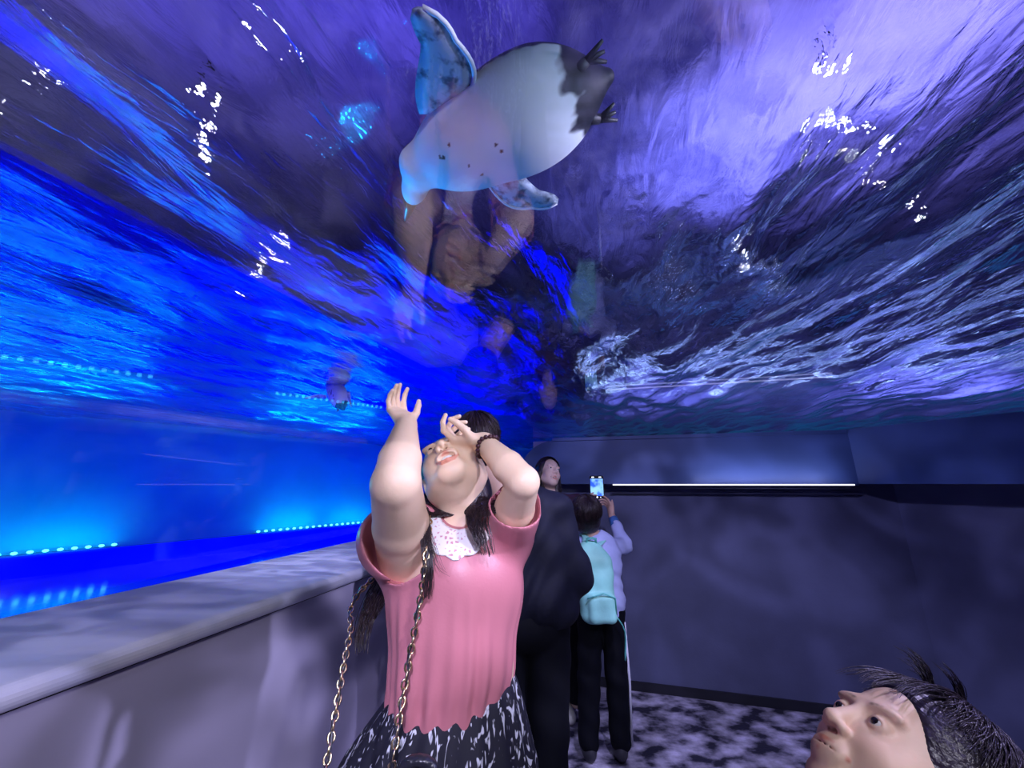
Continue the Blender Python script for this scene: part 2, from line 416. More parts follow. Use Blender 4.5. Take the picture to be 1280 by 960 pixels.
# light strip under the header
ls = empty('light_strip', R(3.28, -.8, 1.5), 'thin white light strip along the lower edge of the blue band over the far wall', 'light strip')
extr = MB().prism([R(3.27, .02), R(3.298, .02), R(3.298, -1.65), R(3.27, -1.62)], 1.489, 1.498); extr.build('housing', M_head, ls)
MB().prism([R(3.262, .02), R(3.27, .02), R(3.27, -1.61), R(3.262, -1.60)], 1.490, 1.499).build('diffuser', M_strip, ls)
light('strip_glow', 'AREA', R(3.20, -1.05, 1.515), R(3.35, -1.05, 1.9), (.7, .7, 1), 1.3, .9, .01)

# ================================================================== THE POOL
A = V(-10.85, -1.0, 0); B = V(-2.2, 11.5, 0); C_ = V(9, 9.0, 0); D_ = V(10, -6, 0); E_ = V(-9, -7, 0)
ring = [A, B, C_, D_, E_]
def wallprism(p, q, z0, z1, t=.3):
    d = nrm(q-p); n = V(-d[1], d[0], 0)
    return MB().prism([p, q, q+n*t, p+n*t], z0, z1)
for i in range(5):
    struct('pool_wall', wallprism(ring[i], ring[(i+1) % 5], .2, 3.1), M_pool)
struct('pool_floor', MB().prism([R(-8, 1.83), R(3.6, 1.83), R(3.6, .75), R(11, .75), R(11, 14), R(-8, 14)], .2, .335), M_poolf)
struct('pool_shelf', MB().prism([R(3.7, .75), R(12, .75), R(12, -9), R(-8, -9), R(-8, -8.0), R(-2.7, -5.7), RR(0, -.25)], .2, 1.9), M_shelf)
# step with the blue lamps along the far side
dAB = nrm(B-A); nAB = V(dAB[1], -dAB[0], 0)
struct('pool_step', MB().prism([A, B, B+nAB*.12, A+nAB*.12], .33, .60), M_poolf)
M_led = emis('cyan lamp', (.10, .80, 1), 3.2)
M_ledb = mat('black strip housing', (.02, .05, .2), .4)
def on_wall(u):
    r = ray(u, 640); # intersection of the sight bearing with the inner wall line
    d = V(r[0], r[1]); M = np.array([[d[0], -dAB[0]], [d[1], -dAB[1]]]); t, s = np.linalg.solve(M, (A+nAB*.06)[:2]); return s
def led(u0, u1, label):
    s0, s1 = on_wall(u0), on_wall(u1)
    e = empty('led_strip', A+nAB*.06+dAB*s0+V(0, 0, .60), label, 'led strip', 'cyan lamp strips in the pool')
    p0 = A+nAB*.06+dAB*s0; p1 = A+nAB*.06+dAB*s1; w = nAB*.02
    MB().prism([p0-w, p1-w, p1+w, p0+w], .60, .615).build('housing', M_ledb, e)
    m = MB(); n = int((s1-s0)/.13)
    for i in range(n): m.ball(p0+(p1-p0)*(i+.5)/n+V(0, 0, .635), (.032, .032, .02), 4)
    tag(m.build('lamp_row', M_led, e, True), kind='stuff')
    k = max(2, int((s1-s0)/1.2))
    for i in range(k):
        light('led_glow', 'AREA', p0+(p1-p0)*(i+.5)/k+nAB*.25+V(0, 0, .62), p0+(p1-p0)*(i+.5)/k+V(0, 0, 2.2)-nAB*.2, (0, .5, 1), 11, 1.0, .15)
led(-260, 160, 'row of bright cyan lamps along the far pool wall, nearer one at the left')
led(322, 470, 'row of small cyan lamps along the far pool wall, ending behind the woman in pink')

# water surface seen from below
def water():
    x0, x1, y0, y1, st = -11, 10, -7, 12.5, .05
    xs = np.arange(x0, x1, st); ys = np.arange(y0, y1, st)
    X, Y = np.meshgrid(xs, ys, indexing='ij'); rng = np.random.RandomState(3); Z = np.zeros_like(X)
    for k in range(46):
        lam = .22*(1.09**k) if k < 28 else .25+rng.rand()*.6
        th = rng.normal(math.radians(165), .42); a = .0044*lam**.85*(1.0 if lam > .6 else 1.3); q = 2*math.pi/lam
        Z += a*np.sin(q*(X*math.cos(th)+Y*math.sin(th))+rng.rand()*6.28+.9*np.sin(X*1.3+k)+.9*np.sin(Y*1.1-k))
    v = np.stack([X, Y, Z+2.45], -1).reshape(-1, 3); nx, ny = X.shape
    i = np.arange(nx*ny).reshape(nx, ny)
    f = np.stack([i[:-1, :-1], i[1:, :-1], i[1:, 1:], i[:-1, 1:]], -1).reshape(-1, 4)
    ok = np.ones(len(v), bool)
    for k in range(5):
        p, q = ring[k], ring[(k+1) % 5]; d = nrm(q-p); ok &= (v[:, 0]-p[0])*d[1]-(v[:, 1]-p[1])*d[0] > .02
    f = f[ok[f].all(1)]; used = np.unique(f); rm = -np.ones(len(v), int); rm[used] = np.arange(len(used)); v = v[used]; f = rm[f]
    m = bpy.data.materials.new('water surface'); m.use_nodes = True; nt = m.node_tree; nt.nodes.clear()
    o = nt.nodes.new('ShaderNodeOutputMaterial'); g = nt.nodes.new('ShaderNodeBsdfGlass'); g.inputs['IOR'].default_value = 1.13
    g.inputs['Roughness'].default_value = .0; g.inputs['Color'].default_value = (.9, .93, 1, 1)
    L = nt.links.new; tc = nt.nodes.new('ShaderNodeTexCoord'); prev = None
    for sc_, st, dist, det in (((1, 1, 1), 3.6, .045, 3), ((1, 1, 1), 11, .022, 5)):
        r0 = nt.nodes.new('ShaderNodeMapping'); r0.inputs['Rotation'].default_value = (0, 0, -math.radians(75.4))   # x now runs along the tunnel
        mp = nt.nodes.new('ShaderNodeMapping'); mp.inputs['Scale'].default_value = (.42, 1.25, 1)
        n = nt.nodes.new('ShaderNodeTexNoise'); n.inputs['Scale'].default_value = st; n.inputs['Detail'].default_value = det; n.inputs['Distortion'].default_value = .5
        b = nt.nodes.new('ShaderNodeBump'); b.inputs['Strength'].default_value = .6; b.inputs['Distance'].default_value = dist
        L(tc.outputs['Object'], r0.inputs[0]); L(r0.outputs[0], mp.inputs[0]); L(mp.outputs[0], n.inputs[0]); L(n.outputs[0], b.inputs['Height'])
        if prev: L(prev.outputs[0], b.inputs['Normal'])
        prev = b
    L(prev.outputs[0], g.inputs['Normal']); L(g.outputs[0], o.inputs[0])
    ob = mesh('water_surface', v, f, m); tag(ob, 'rippled water surface of the pool seen from below, blue and violet', 'water', kind='stuff')
water()

M_tube = emis('added streak light', (.42, .58, 1), 4.2)  # glowing tube added out of sight, only for its streaks in the ripples
tb = empty('added_streak_tube', R(5.2, -3, 1.9), 'unseen glowing tube added on the pool shelf to make pale streaks in the ripples', 'lamp tube')
pts = [R(5.1, .2, 1.955), R(5.2, -2, 1.955), R(5.0, -3.6, 1.955), R(4.1, -4.9, 1.955), R(2.6, -5.9, 1.955)]
MB().tube([p-V(0, 0, .04) for p in pts], .018, 6).build('tube_tray', M_ledb, tb); MB().tube(pts, .022, 8).build('tube', M_tube, tb, True)

# dark hall above the pool
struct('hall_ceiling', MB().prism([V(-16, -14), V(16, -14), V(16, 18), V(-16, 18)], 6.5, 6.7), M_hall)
for p, q in (((-16, -14), (-16, 18)), ((-16, 18), (16, 18)), ((16, 18), (16, -14)), ((16, -14), (-16, -14))):
    struct('hall_wall', wallprism(V(*p, 0), V(*q, 0), 0, 6.5), M_hwall)
M_lamp = emis('spotlight lens', (1, .95, .85), 220)
M_can = mat('black metal', (.01, .01, .01), .4, metal=.6)
lamps = [(268, 100, 'white spotlight over the pool, topmost of the cluster at the upper left'), (292, 125, 'white spotlight over the pool, brightest at the upper left'), (268, 180, 'white spotlight over the pool, lowest of the upper left cluster'),
         (340, 300, 'white spotlight over the pool breaking into glitter left of the woman\'s reflection'), (14, 95, 'white spotlight over the pool at the far left edge'),
         (1072, 160, 'white spotlight over the pool in the violet water at the upper right'), (1085, 215, 'white spotlight over the pool, below the one at the upper right'),
         (905, 312, 'white spotlight over the pool glittering over the pale ripples'), (1040, 70, 'white spotlight over the pool at the top of the violet water on the right')]
def above(u, v, z, n=1.13):             # where a lamp hangs whose light reaches the lens along this bearing once bent by the water
    r = nrm(ray(u, v)); p = V(0, 0, H)+r*(2.45-H)/r[2]; sx = r[:2]*n; k = math.hypot(*sx); cz = math.sqrt(max(1-k*k, .012))
    return p+V(sx[0], sx[1], cz)*(z-2.45)/cz
for i, (u, v, lb) in enumerate(lamps):
    low = v >= 290; p = above(u, v, 3.7 if low else 6.0)
    e = empty('spotlight', p+V(0, 0, .5), lb, 'spotlight', 'spotlights hanging over the pool')
    MB().tube([p+V(0, 0, .01), p+V(0, 0, .25)], [.06, .05], 14).tube([p+V(0, 0, .25), V(p[0], p[1], 6.5)], .015, 6).build('lamp_housing', M_can, e, False)
    MB().ball(p, (.05, .05, .03) if low else (.04, .04, .03), 8).build('lens', M_lamp, e, True)

# ================================================================== PEOPLE
def curve_pts(pts, step):
    pts = [np.array(p, float) for p in pts]; out = []
    for i in range(len(pts)-1):
        p0 = pts[max(i-1, 0)]; p1 = pts[i]; p2 = pts[i+1]; p3 = pts[min(i+2, len(pts)-1)]; n_ = max(2, int(np.linalg.norm(p2-p1)/step))
        for k in range(n_):
            t = k/n_; out.append(.5*((2*p1)+(-p0+p2)*t+(2*p0-5*p1+4*p2-p3)*t*t+(-p0+3*p1-3*p2+p3)*t**3))
    return out+[pts[-1]]

def strands(root, paths, n, r0, seed=1, spread=1.0, m=None, wav=.004):
    """many fine tapered hairs following guide paths; each guide: (points, half widths)"""
    rg = random.Random(seed); mb = MB(); gs = [(curve_pts(p, .022), w_) for p, w_ in paths]
    for i in range(n):
        c, w_ = gs[i % len(gs)]; k = len(c); a = rg.uniform(0, 6.28); q = math.sqrt(rg.random()); o = V(math.cos(a), math.sin(a)*.8, math.sin(a)*.6)*q; ph = rg.uniform(0, 6.28); e = rg.uniform(.78, 1.0)
        kk = max(4, int(k*e)); pts = []
        for j in range(kk):
            t = j/(k-1); ww = np.interp(t, np.linspace(0, 1, len(w_)), w_)
            pts.append(c[j]+o*ww*spread+V(math.sin(ph+t*9), math.cos(ph+t*7), 0)*wav*t)
        mb.tube(pts, [r0*(1-.75*(j/(kk-1))**2) for j in range(kk)], 4, cap=False)
    o = mb.build('strands', m or M_hair, root, True); return tag(o, kind='stuff')
def scalp(root, C, M, s=1.0, n=420, r=(.094, .110, .100), seed=2, front=.95, m=None, r0=.0016, back=2.2, c0=(0, -.02, .03), side=1.65, cow=0):
    """short hair combed out from the crown over the skull"""
    rg = random.Random(seed); mb = MB()
    for i in range(n):
        a = rg.uniform(-math.pi, math.pi); f_ = max(0, math.cos(a)); b_ = max(0, -math.cos(a)); sd_ = abs(math.sin(a))
        th1 = (front*f_**2+back*b_**2+side*sd_**2)*rg.uniform(.86, 1.04); th0 = rg.uniform(0, .75)*th1; lift = rg.uniform(.0, .006); pts = []
        tilt = .35; tw = rg.uniform(-.25, .25)
        for j in range(7):
            th = th0+(th1-th0)*j/6; aa = a+tw*j/6
            p = V(math.sin(th)*math.sin(aa), math.sin(th)*math.cos(aa), math.cos(th)); p = V(p[0], p[1]*math.cos(tilt)-p[2]*math.sin(tilt), p[2]*math.cos(tilt)+p[1]*math.sin(tilt)) if cow else p
            pts.append(C+M @ ((np.array(c0)+p*(np.array(r)+lift+.002*math.sin(j)))*s))
        mb.tube(pts, [r0*s*(1.1-.8*(j/6)**2) for j in range(7)], 4, cap=False)
    o = mb.build('strands', m or M_hair, root, True); return tag(o, kind='stuff')
SK = (.88, .64, .45)
def skin(name, c=SK): return mat(name, c, .48, var=.08, scale=14, spec=.35, sss=.06, attr=True, bump=.04, bscale=160)
def hairm(name, c=(.008, .005, .006), c2=(.030, .017, .020), st=(60, 60, 3)): return mat(name, c, .36, col2=c2, scale=1.2, stretch=st, lo=.4, hi=.7, spec=.4, bump=.5, bscale=2)
M_hair = hairm('black hair')
M_eye = mat('eye white', (.75, .72, .7), .15); M_iris = mat('dark iris', (.01, .006, .005), .1)
M_teeth = mat('teeth', (.85, .82, .76), .25)

def lipsegs(o):
    out = []
    for x in (-1, 1):
        c = (x*.0255, .083, -.064-o*.25)
        out += [(c, (x*.012, .0945, -.0605), .0026, .0040), ((x*.012, .0945, -.0605), (0, .0985, -.0618), .0040, .0040),
                (c, (x*.013, .0915, -.0725-o), .0026, .0048), ((x*.013, .0915, -.0725-o), (0, .0945, -.0755-o), .0048, .0052)]
    return out
def head(F, C, M, s=1.0, neck=None, nr=.052, mouth=.0, ears=True, child=False, full=1.0, lids=1.0):
    """sculpts a head into the field; M columns = right, face, crown"""
    T = lambda x, y, z: C + M @ (V(x, y, z)*s)
    e = lambda c, r: ell(T(*c), np.array(r)*s, M)
    k = .012*s
    F.add(e((0, -.012, .025), (.076, .095, .085)), .02*s)
    F.add(e((0, .02, -.035), (.062*full, .070, .078)), .03*s)
    for x in (-1, 1):
        F.add(cap(T(x*.052*full, -.005, -.055), T(x*.016, .062, -.097), .024*s, .020*s), .028*s)
        F.add(e((x*.036, .055, -.035), (.026*full, .026, .026)), .025*s)
    F.add(e((0, .066, -.098), (.022, .019, .017)), .018*s)
    if full > 1.05: F.add(e((0, .03, -.11), (.045, .04, .022)), .03*s)
    for x in (-1, 1):
        F.add(e((x*.030, .078, .024), (.024, .010, .009)), .014*s)       # brow
        F.sub(e((x*.031, .094, .003), (.018, .012, .010)), .012*s)       # eye socket
    for x in (-1, 1):
        F.add(e((x*.031, .0758, .003), (.0145, .0142, .0140)), .003*s)
        if lids > 0: F.sub(e((x*.031, .0905, .0015), (.0125, .0085, .0055*lids)), .0015*s)
    F.add(cap(T(0, .084, .012), T(0, .104, -.028), .006*s, .0105*s), .009*s)
    F.add(e((0, .106, -.031), (.011, .010, .009)), .006*s)
    for x in (-1, 1):
        F.add(e((x*.0125, .097, -.035), (.008, .010, .0075)), .005*s)
        F.sub(e((x*.0068, .103, -.043), (.0042, .0058, .005)), .003*s)
    F.add(e((0, .090, -.067), (.026, .012, .022)), .012*s)               # muzzle
    o = mouth
    for a_, b_, r1, r2 in lipsegs(o): F.add(cap(T(*a_), T(*b_), r1*s, r2*s), .002*s)
    F.sub(e((0, .096, -.068-o*.5), (.022, .012, .0012+o*.62)), .0015*s)
    if ears:
        for x in (-1, 1):
            F.add(e((x*.077, -.006, -.008), (.008, .019, .031)), .008*s)
            F.sub(e((x*.085, -.001, -.008), (.005, .010, .018)), .005*s)
    if neck is not None: F.add(cap(T(0, -.022, -.045), neck, nr*.95, nr*1.12), .03)
def face_cols(C, M, s=1.0, mouth=0, blush=.25):
    def fn(v):
        q = ((v-C) @ M)/s; c = np.ones((len(v), 3))
        def blob(cen, r, col, soft=.35, up=1):
            nonlocal c
            d = np.sqrt((((q-np.array(cen))/np.array(r))**2).sum(1)); t = np.clip((1-d)/soft+.0, 0, 1)[:, None]*up
            c = c*(1-t)+np.array(col)*t
        for x in (-1, 1):
            blob((x*.038, .06, -.035), (.03, .04, .025), (1.0, .80, .78), 1.0, blush*2)
            for j in range(5):                                                # eyebrows are hair
                xx = .016+.007*j; blob((x*xx, .085-.0035*j, .0245+.0018*math.sin(j*.9)), (.0062, .014, .0038), (.16, .13, .12), .8, .8)
            blob((x*.0068, .10, -.044), (.0038, .008, .004), (.30, .15, .12), .5)
        dl = np.full(len(v), 9.0)
        for a_, b_, r1, r2 in lipsegs(mouth):
            g = cap(a_, b_, r1, r2); dl = np.minimum(dl, g(q[:, 0], q[:, 1], q[:, 2]))
        t = np.clip((.0022-dl)/.0015, 0, 1)[:, None]; c = c*(1-t)+np.array((.86, .50, .48))*t
        blob((0, .084, -.068-mouth*.5), (.020, .012, .003+mouth*.5), (.22, .07, .07), .3)
        return c
    return fn
def eyes(root, C, M, s=1.0, closed=False, look=(0, 0)):
    T = lambda x, y, z: C + M @ (V(x, y, z)*s)
    for x in (-1, 1):
        b = MB().ball(T(x*.031, .0755, .003), .0125*s, 10).build('eye', M_eye, root, True)
        d = nrm(V(look[0], 1, look[1]))
        MB().ball(T(x*.031, .0755, .003)+M @ (d*.0085*s), .0062*s, 8).build('iris', M_iris, b, True)
    return

def hand(F, W, D, N, S_, size=1.0, curl=(.5, .5, .5, .5), spread=.12, thumb=(.5, .6, .4), k=.006):
    """W wrist, D along the palm, N the way the palm faces, S_ (+1/-1) thumb side"""
    D = nrm(D); N = nrm(N-np.dot(N, D)*D); X = np.cross(D, N)*S_; s = size; M = np.stack([X, D, N], 1)
    F.add(cap(W-D*.01*s, W+D*.03*s, .024*s, .024*s), .012)
    F.add(ell(W+D*.05*s, (.036*s, .045*s, .0145*s), M), .016)
    for j in (-1.4, -.5, .5, 1.4): F.add(cap(W+D*.03*s+X*j*.012*s, W+D*.083*s+X*j*.019*s, .011*s, .0105*s), .008)
    F.add(ell(W+D*.035*s+X*.02*s+N*.008*s, (.015*s, .028*s, .013*s), M), .01)
    L = [(.044, .027, .022), (.049, .031, .023), (.045, .028, .022), (.034, .021, .019)]
    for i in range(4):
        off = (1.5-i); b = W+D*.083*s+X*off*.0195*s-D*abs(off-.5)*.004*s; a = 0
        dirx = X*off*spread
        rr = [.0098, .0088, .0078, .0066]; cs = (curl[i]*.8, curl[i]*1.0, curl[i]*.7)
        for j in range(3):
            a += cs[j]; d = nrm(D*math.cos(a)+N*math.sin(a)+dirx); q = b+d*L[i][j]*s
            F.add(cap(b, q, rr[j]*s*(.88 if i == 3 else 1), rr[j+1]*s*(.88 if i == 3 else 1)), k*s*.6); b = q
    b = W+D*.022*s+X*.026*s; t = thumb; d = nrm(X*t[0]+D*t[1]+N*t[2]); q = b+d*.04*s; F.add(cap(b, q, .0135*s, .0115*s), .01*s)
    d2 = nrm(d*.9+D*.45+N*.1); r = q+d2*.03*s; F.add(cap(q, r, .0115*s, .0098*s), .003); d3 = nrm(d2+D*.2-N*.1); F.add(cap(r, r+d3*.022*s, .0098*s, .0078*s), .003)

# ---------------------------------------------------------------- woman in pink
HC = V(-.155, 1.035, 1.530)
HM = frame((-.26, -.60, .76), (-.32, .78, .50))
wr = empty('person', (-.14, 1.04, 0), 'woman in a pink top and patterned skirt, head tipped back, both hands raised', 'person')
M_sk = skin('fair skin')
ShR, ElR, WrR = V(-.262, 1.02, 1.325), P(495, 605, .79), P(508, 530, .95)
ShL, ElL, WrL = V(-.012, 1.04, 1.385), P(654, 602, .85), P(604, 553, .95)
b = Field((-.50, .70, -.01), (.24, 1.32, 1.80), .006, [((-.40, .80, 1.42), (-.05, 1.16, 1.80), .0022)])
b.add(ell((-.13, 1.04, 1.27), (.155, .10, .16)), .03)
b.add(ell((-.125, 1.04, 1.09), (.13, .10, .15)), .05)
b.add(ell((-.13, 1.05, .92), (.165, .125, .14)), .05)
b.add(cap((-.24, 1.045, 1.375), (-.02, 1.05, 1.39), .055, .052), .04)
b.chain([ShR, ShR*.5+ElR*.5, ElR], [.064, .060, .049], .008)
b.chain([ElR, ElR*.65+WrR*.35, WrR], [.048, .045, .025], .006)
b.chain([ShL, ShL*.5+ElL*.5, ElL], [.052, .046, .035], .008)
b.chain([ElL, ElL*.65+WrL*.35, WrL], [.034, .036, .024], .006)
hand(b, WrR, P(486, 500, 1.02)-WrR, V(.35, -.25, 1), 1, .80, (.55, .5, .6, .7), .03, (.5, .6, .6))
hand(b, WrL, V(-.93, .25, .05), V(-.15, .15, 1), -1, .84, (.75, 1.1, 1.2, 1.2), .05, (.4, .7, .8))
head(b, HC, HM, 1.0, V(-.125, 1.05, 1.40), .056, mouth=.017, full=1.04, lids=.35)
for sx in (-1, 1):
    b.chain([V(-.13+sx*.075, 1.05, .90), V(-.13+sx*.085, 1.05, .50), V(-.13+sx*.09, 1.06, .09)], [.095, .062, .042], .03)
    b.add(ell((-.13+sx*.095, .99, .04), (.042, .12, .038)), .03)
b.build('body', M_sk, wr, face_cols(HC, HM, mouth=.017, blush=.22))
eyes(wr, HC, HM)
T = lambda x, y, z: HC + HM @ V(x, y, z)
MB().ball(T(0, .0785, -.0690), (.0205, .0135, .0058), 8, HM).build('teeth', M_teeth, wr, True)
# pink top
M_pink = mat('dusty pink satin', (.56, .195, .235), .40, var=.06, scale=6, spec=.4, bump=.05, bscale=160)
def torso_folds(amp, fq, cx, cyy, z0, z1, sd=0):
    def fn(x, y, z):
        a = np.arctan2(y-cyy, x-cx); t = np.clip((z1-z)/(z1-z0), 0, 1)
        w_ = np.sin(a*fq+1.3*np.sin(z*9+sd)+.8*np.sin(a*5+sd))*(.35+.65*np.sin(a*3+z*4+sd)**2)
        t = t*np.clip((z-(.985+.16*(x+.30))+.002)/.05, .0, 1); return amp*w_*t + amp*.35*np.sin(x*31+z*23+sd)*np.sin(z*19-x*14+y*11)
    return fn
f = Field((-.42, .80, .94), (.16, 1.22, 1.50), .0036)
f.add(ell((-.140, 1.04, 1.27), (.170, .135, .17)), .03)
f.add(ell((-.140, 1.04, 1.11), (.146, .138, .17)), .06)
f.add(ell((-.140, 1.04, .99), (.146, .126, .07)), .05)
f.add(cap((-.245, 1.045, 1.37), (-.02, 1.05, 1.385), .068, .066), .05)
f.add(cap((-.262, 1.04, 1.33), ShR*.66+ElR*.34+V(-.012, .02, -.01), .088, .094), .03)
f.add(cap((-.02, 1.05, 1.36), ShL*.45+ElL*.55, .064, .064), .03)
f.warp(torso_folds(.0085, 22, -.14, 1.04, .98, 1.28))
f.sub(cap(ShR*.84+ElR*.16+V(.01, -.02, .005), ElR, .078, .110), .008)
f.sub(cap(ShL*.56+ElL*.44, ElL, .055, .068), .008)
f.sub(ell((-.125, .95, 1.458), (.060, .11, .058)), .012); f.sub(cap((-.125, 1.05, 1.42), (-.125, 1.05, 1.6), .066, .09), .01)
f.cut(lambda x, y, z: (.985+.16*(x+.30)) - z + 0*y)
top = f.build('blouse', M_pink, wr)
# lace bib collar: a raised band following the chest
M_lace, nt, pb = nodes('white crochet lace')
pb.inputs['Roughness'].default_value = .8
vo = nt.nodes.new('ShaderNodeTexVoronoi'); vo.feature = 'DISTANCE_TO_EDGE'; vo.inputs['Scale'].default_value = 95
tc = nt.nodes.new('ShaderNodeTexCoord'); nt.links.new(tc.outputs['Object'], vo.inputs['Vector'])
rp = nt.nodes.new('ShaderNodeValToRGB'); rp.color_ramp.elements[0].position = .20; rp.color_ramp.elements[0].color = (.86, .82, .84, 1)
rp.color_ramp.elements[1].position = .30; rp.color_ramp.elements[1].color = (.62, .30, .36, 1)
nt.links.new(vo.outputs['Distance'], rp.inputs[0]); nt.links.new(rp.outputs[0], pb.inputs['Base Color'])
f = Field((-.30, .80, 1.18), (.04, 1.05, 1.50), .003)
f.add(ell((-.125, 1.04, 1.27), (.184, .141, .176)), .03); f.add(cap((-.245, 1.045, 1.37), (-.02, 1.05, 1.385), .074, .072), .05)
f.sub(ell((-.125, .95, 1.458), (.062, .11, .060)), .004); f.sub(cap((-.125, 1.05, 1.42), (-.125, 1.05, 1.6), .068, .09), .004)
def bib(x, y, z):
    a = np.arctan2(z-1.44, (x+.125)); r = np.sqrt((x+.125)**2+(z-1.44)**2*.8)
    return r-(.086+.006*np.abs(np.sin(a*7)))
f.cut(bib); f.cut(lambda x, y, z: (y-1.0)+0*x+0*z)
f.build('lace_collar', M_lace, wr)
# skirt
M_skirt, nt, pb = nodes('black skirt with white brush marks')
pb.inputs['Roughness'].default_value = .75
tc = nt.nodes.new('ShaderNodeTexCoord'); mp = nt.nodes.new('ShaderNodeMapping'); mp.inputs['Scale'].default_value = (62, 40, 17)
n = nt.nodes.new('ShaderNodeTexNoise'); n.inputs['Scale'].default_value = 1; n.inputs['Detail'].default_value = 1.5; n.inputs['Distortion'].default_value = 2.0
rp = nt.nodes.new('ShaderNodeValToRGB'); rp.color_ramp.elements[0].position = .59; rp.color_ramp.elements[0].color = (.005, .005, .016, 1)
rp.color_ramp.elements[1].position = .65; rp.color_ramp.elements[1].color = (.62, .64, .74, 1)
L = nt.links.new
L(tc.outputs['Object'], mp.inputs[0]); L(mp.outputs[0], n.inputs[0]); L(n.outputs[0], rp.inputs[0]); L(rp.outputs[0], pb.inputs['Base Color'])
v = []; fc = []; NA = 160; NZ = 40
for i in range(NZ):
    t = i/(NZ-1); z = 1.05-.62*t
    rad = .137+.050*min(1, t*4)**.8+.09*t
    for k in range(NA):
        a = 2*math.pi*k/NA; g = 1+(.012+.05*t)*math.sin(a*22+1.2*math.sin(a*3)) ; v.append((-.140-.03*min(1, t*3)+rad*1.04*math.cos(a)*g, 1.045+rad*.9*math.sin(a)*g, z+ .16*max(0, 1-t*5)*(rad*math.cos(a))))
for i in range(NZ-1):
    for k in range(NA): fc.append([i*NA+k, (i+1)*NA+k, (i+1)*NA+(k+1) % NA, i*NA+(k+1) % NA])
sk = mesh('skirt', v, fc, M_skirt, wr); sm = sk.modifiers.new('thick', 'SOLIDIFY'); sm.thickness = .004
# hair: cap at the back of the head and long locks
f = Field((-.42, .80, 1.05), (.10, 1.34, 1.75), .004)
f.add(ell(T(0, -.026, .030), (.087, .098, .094), HM), .02); f.add(ell(T(0, -.065, -.03), (.075, .055, .085), HM), .03)
f.sub(ell(T(0, .085, -.02), (.082, .085, .105), HM), .012)
def cheek(pts, rs, k=.02): f.chain(pts, rs, k)
cheek([T(0, -.06, -.03), V(-.14, 1.14, 1.44), V(-.14, 1.17, 1.30), V(-.14, 1.17, 1.14)], [.07, .06, .045, .02])
hr = f.build('hair', M_hair, wr)
G = [([T(.06, -.04, .0), T(.075, -.03, -.07), V(-.01, 1.03, 1.455), P(597, 640, .905), P(604, 672, .875), P(612, 706, .865)], [.03, .030, .030, .028, .026, .010]),
     ([T(.06, -.05, -.02), V(-.035, 1.06, 1.45), P(590, 640, .915), P(597, 668, .875), P(603, 690, .865)], [.03, .026, .018, .016, .005])]
strands(hr, G, 240, .0024, 3)
G = [([T(-.06, -.04, -.01), V(-.215, 1.04, 1.46), P(530, 645, .925), P(534, 690, .88), P(537, 725, .87), P(531, 762, .868)], [.02, .018, .010, .010, .010, .007]),
     ([T(-.06, -.05, -.03), V(-.20, 1.04, 1.44), P(533, 655, .91), P(543, 690, .875), P(553, 712, .868), P(572, 722, .866)], [.015, .012, .006, .006, .008, .008])]
strands(hr, G[:1], 90, .0019, 5); strands(hr, G[1:], 14, .0010, 6)
G = [([V(-.14, 1.13, 1.50), V(-.24, 1.17, 1.40), V(-.33, 1.16, 1.28), P(458, 775, 1.06), P(452, 826, 1.02)], [.05, .045, .035, .030, .010])]
strands(hr, G, 110, .0028, 9)
# beaded bracelet
M_brc = mat('dark brown beads', (.06, .02, .025), .25)
m = MB(); ax = nrm(WrL-ElL); Mb = frame(ax, V(0, 0, 1)); pc = WrL-ax*.022
for i in range(20):
    t = 2*math.pi*i/20; m.ball(pc+Mb @ V(.0305*math.cos(t), .004*math.sin(3*t), .0305*math.sin(t)), .0058, 5)
m.build('bracelet', M_brc, wr, True)

# handbag with a gold chain strap
M_gold = mat('gold chain', (.95, .75, .40), .22, metal=1.0)
M_bag = mat('black quilted leather', (.02, .02, .03), .3, bump=.6, bscale=40)
bag = empty('handbag', P(478, 1015, .86), 'black leather handbag on a gold chain strap hanging at the pink blouse woman\'s side', 'handbag')
Bc = P(470, 1062, .87)
f = Field(Bc-V(.2, .1, .16), Bc+V(.2, .1, .16), .004); f.add(rbox(Bc, (.125, .045, .085), .03), .01); f.add(rbox(Bc+V(0, -.012, .03), (.127, .045, .056), .028), .006)
f.build('bag_body', M_bag, bag)
MB().torus(Bc+V(.02, -.06, -.02), np.array([[1, 0, 0], [0, 0, 1], [0, 1, 0]], float), .014, .004).build('clasp', M_gold, bag, True)
MB().tube(curve_pts([P(494, 985, .80), P(506, 957, .80), P(524, 950, .80), P(540, 957, .80), P(548, 985, .80)], .01), .009, 10).build('top_handle', M_bag, bag, True)
def chain_strap(pts, part):
    c = curve_pts(pts, .0125); m = MB(); l = MB()
    for i in range(len(c)-1):
        d = nrm(c[i+1]-c[i]); M1 = frame(d, V(.3, -.8, .2) if i % 2 else V(.9, .3, .1)); M2 = np.stack([M1[:, 1], M1[:, 0], M1[:, 2]], 1)
        m.torus((c[i]+c[i+1])/2, M2, .0060, .0021, 10, 6, sx=1.5)
    k = len(c)
    l.tube([p+V(.0028*math.sin(i*1.2), -.0012, .0028*math.cos(i*1.2)) for i, p in enumerate(c)], .0026, 6)
    s_ = m.build(part, M_gold, bag, True); l.build('leather_lacing', M_bag, s_, True)
chain_strap([V(-.205, 1.07, 1.455), V(-.198, .985, 1.428), P(533, 690, .875), P(526, 745, .872), P(517, 795, .868), P(507, 850, .855), P(498, 905, .835), P(491, 950, .82), P(488, 975, .83)], 'chain')
chain_strap([V(-.208, 1.08, 1.455), V(-.26, 1.17, 1.36), P(448, 742, 1.05), P(438, 790, .98), P(428, 840, .93), P(418, 900, .89), P(408, 955, .86), P(405, 985, .85)], 'chain')

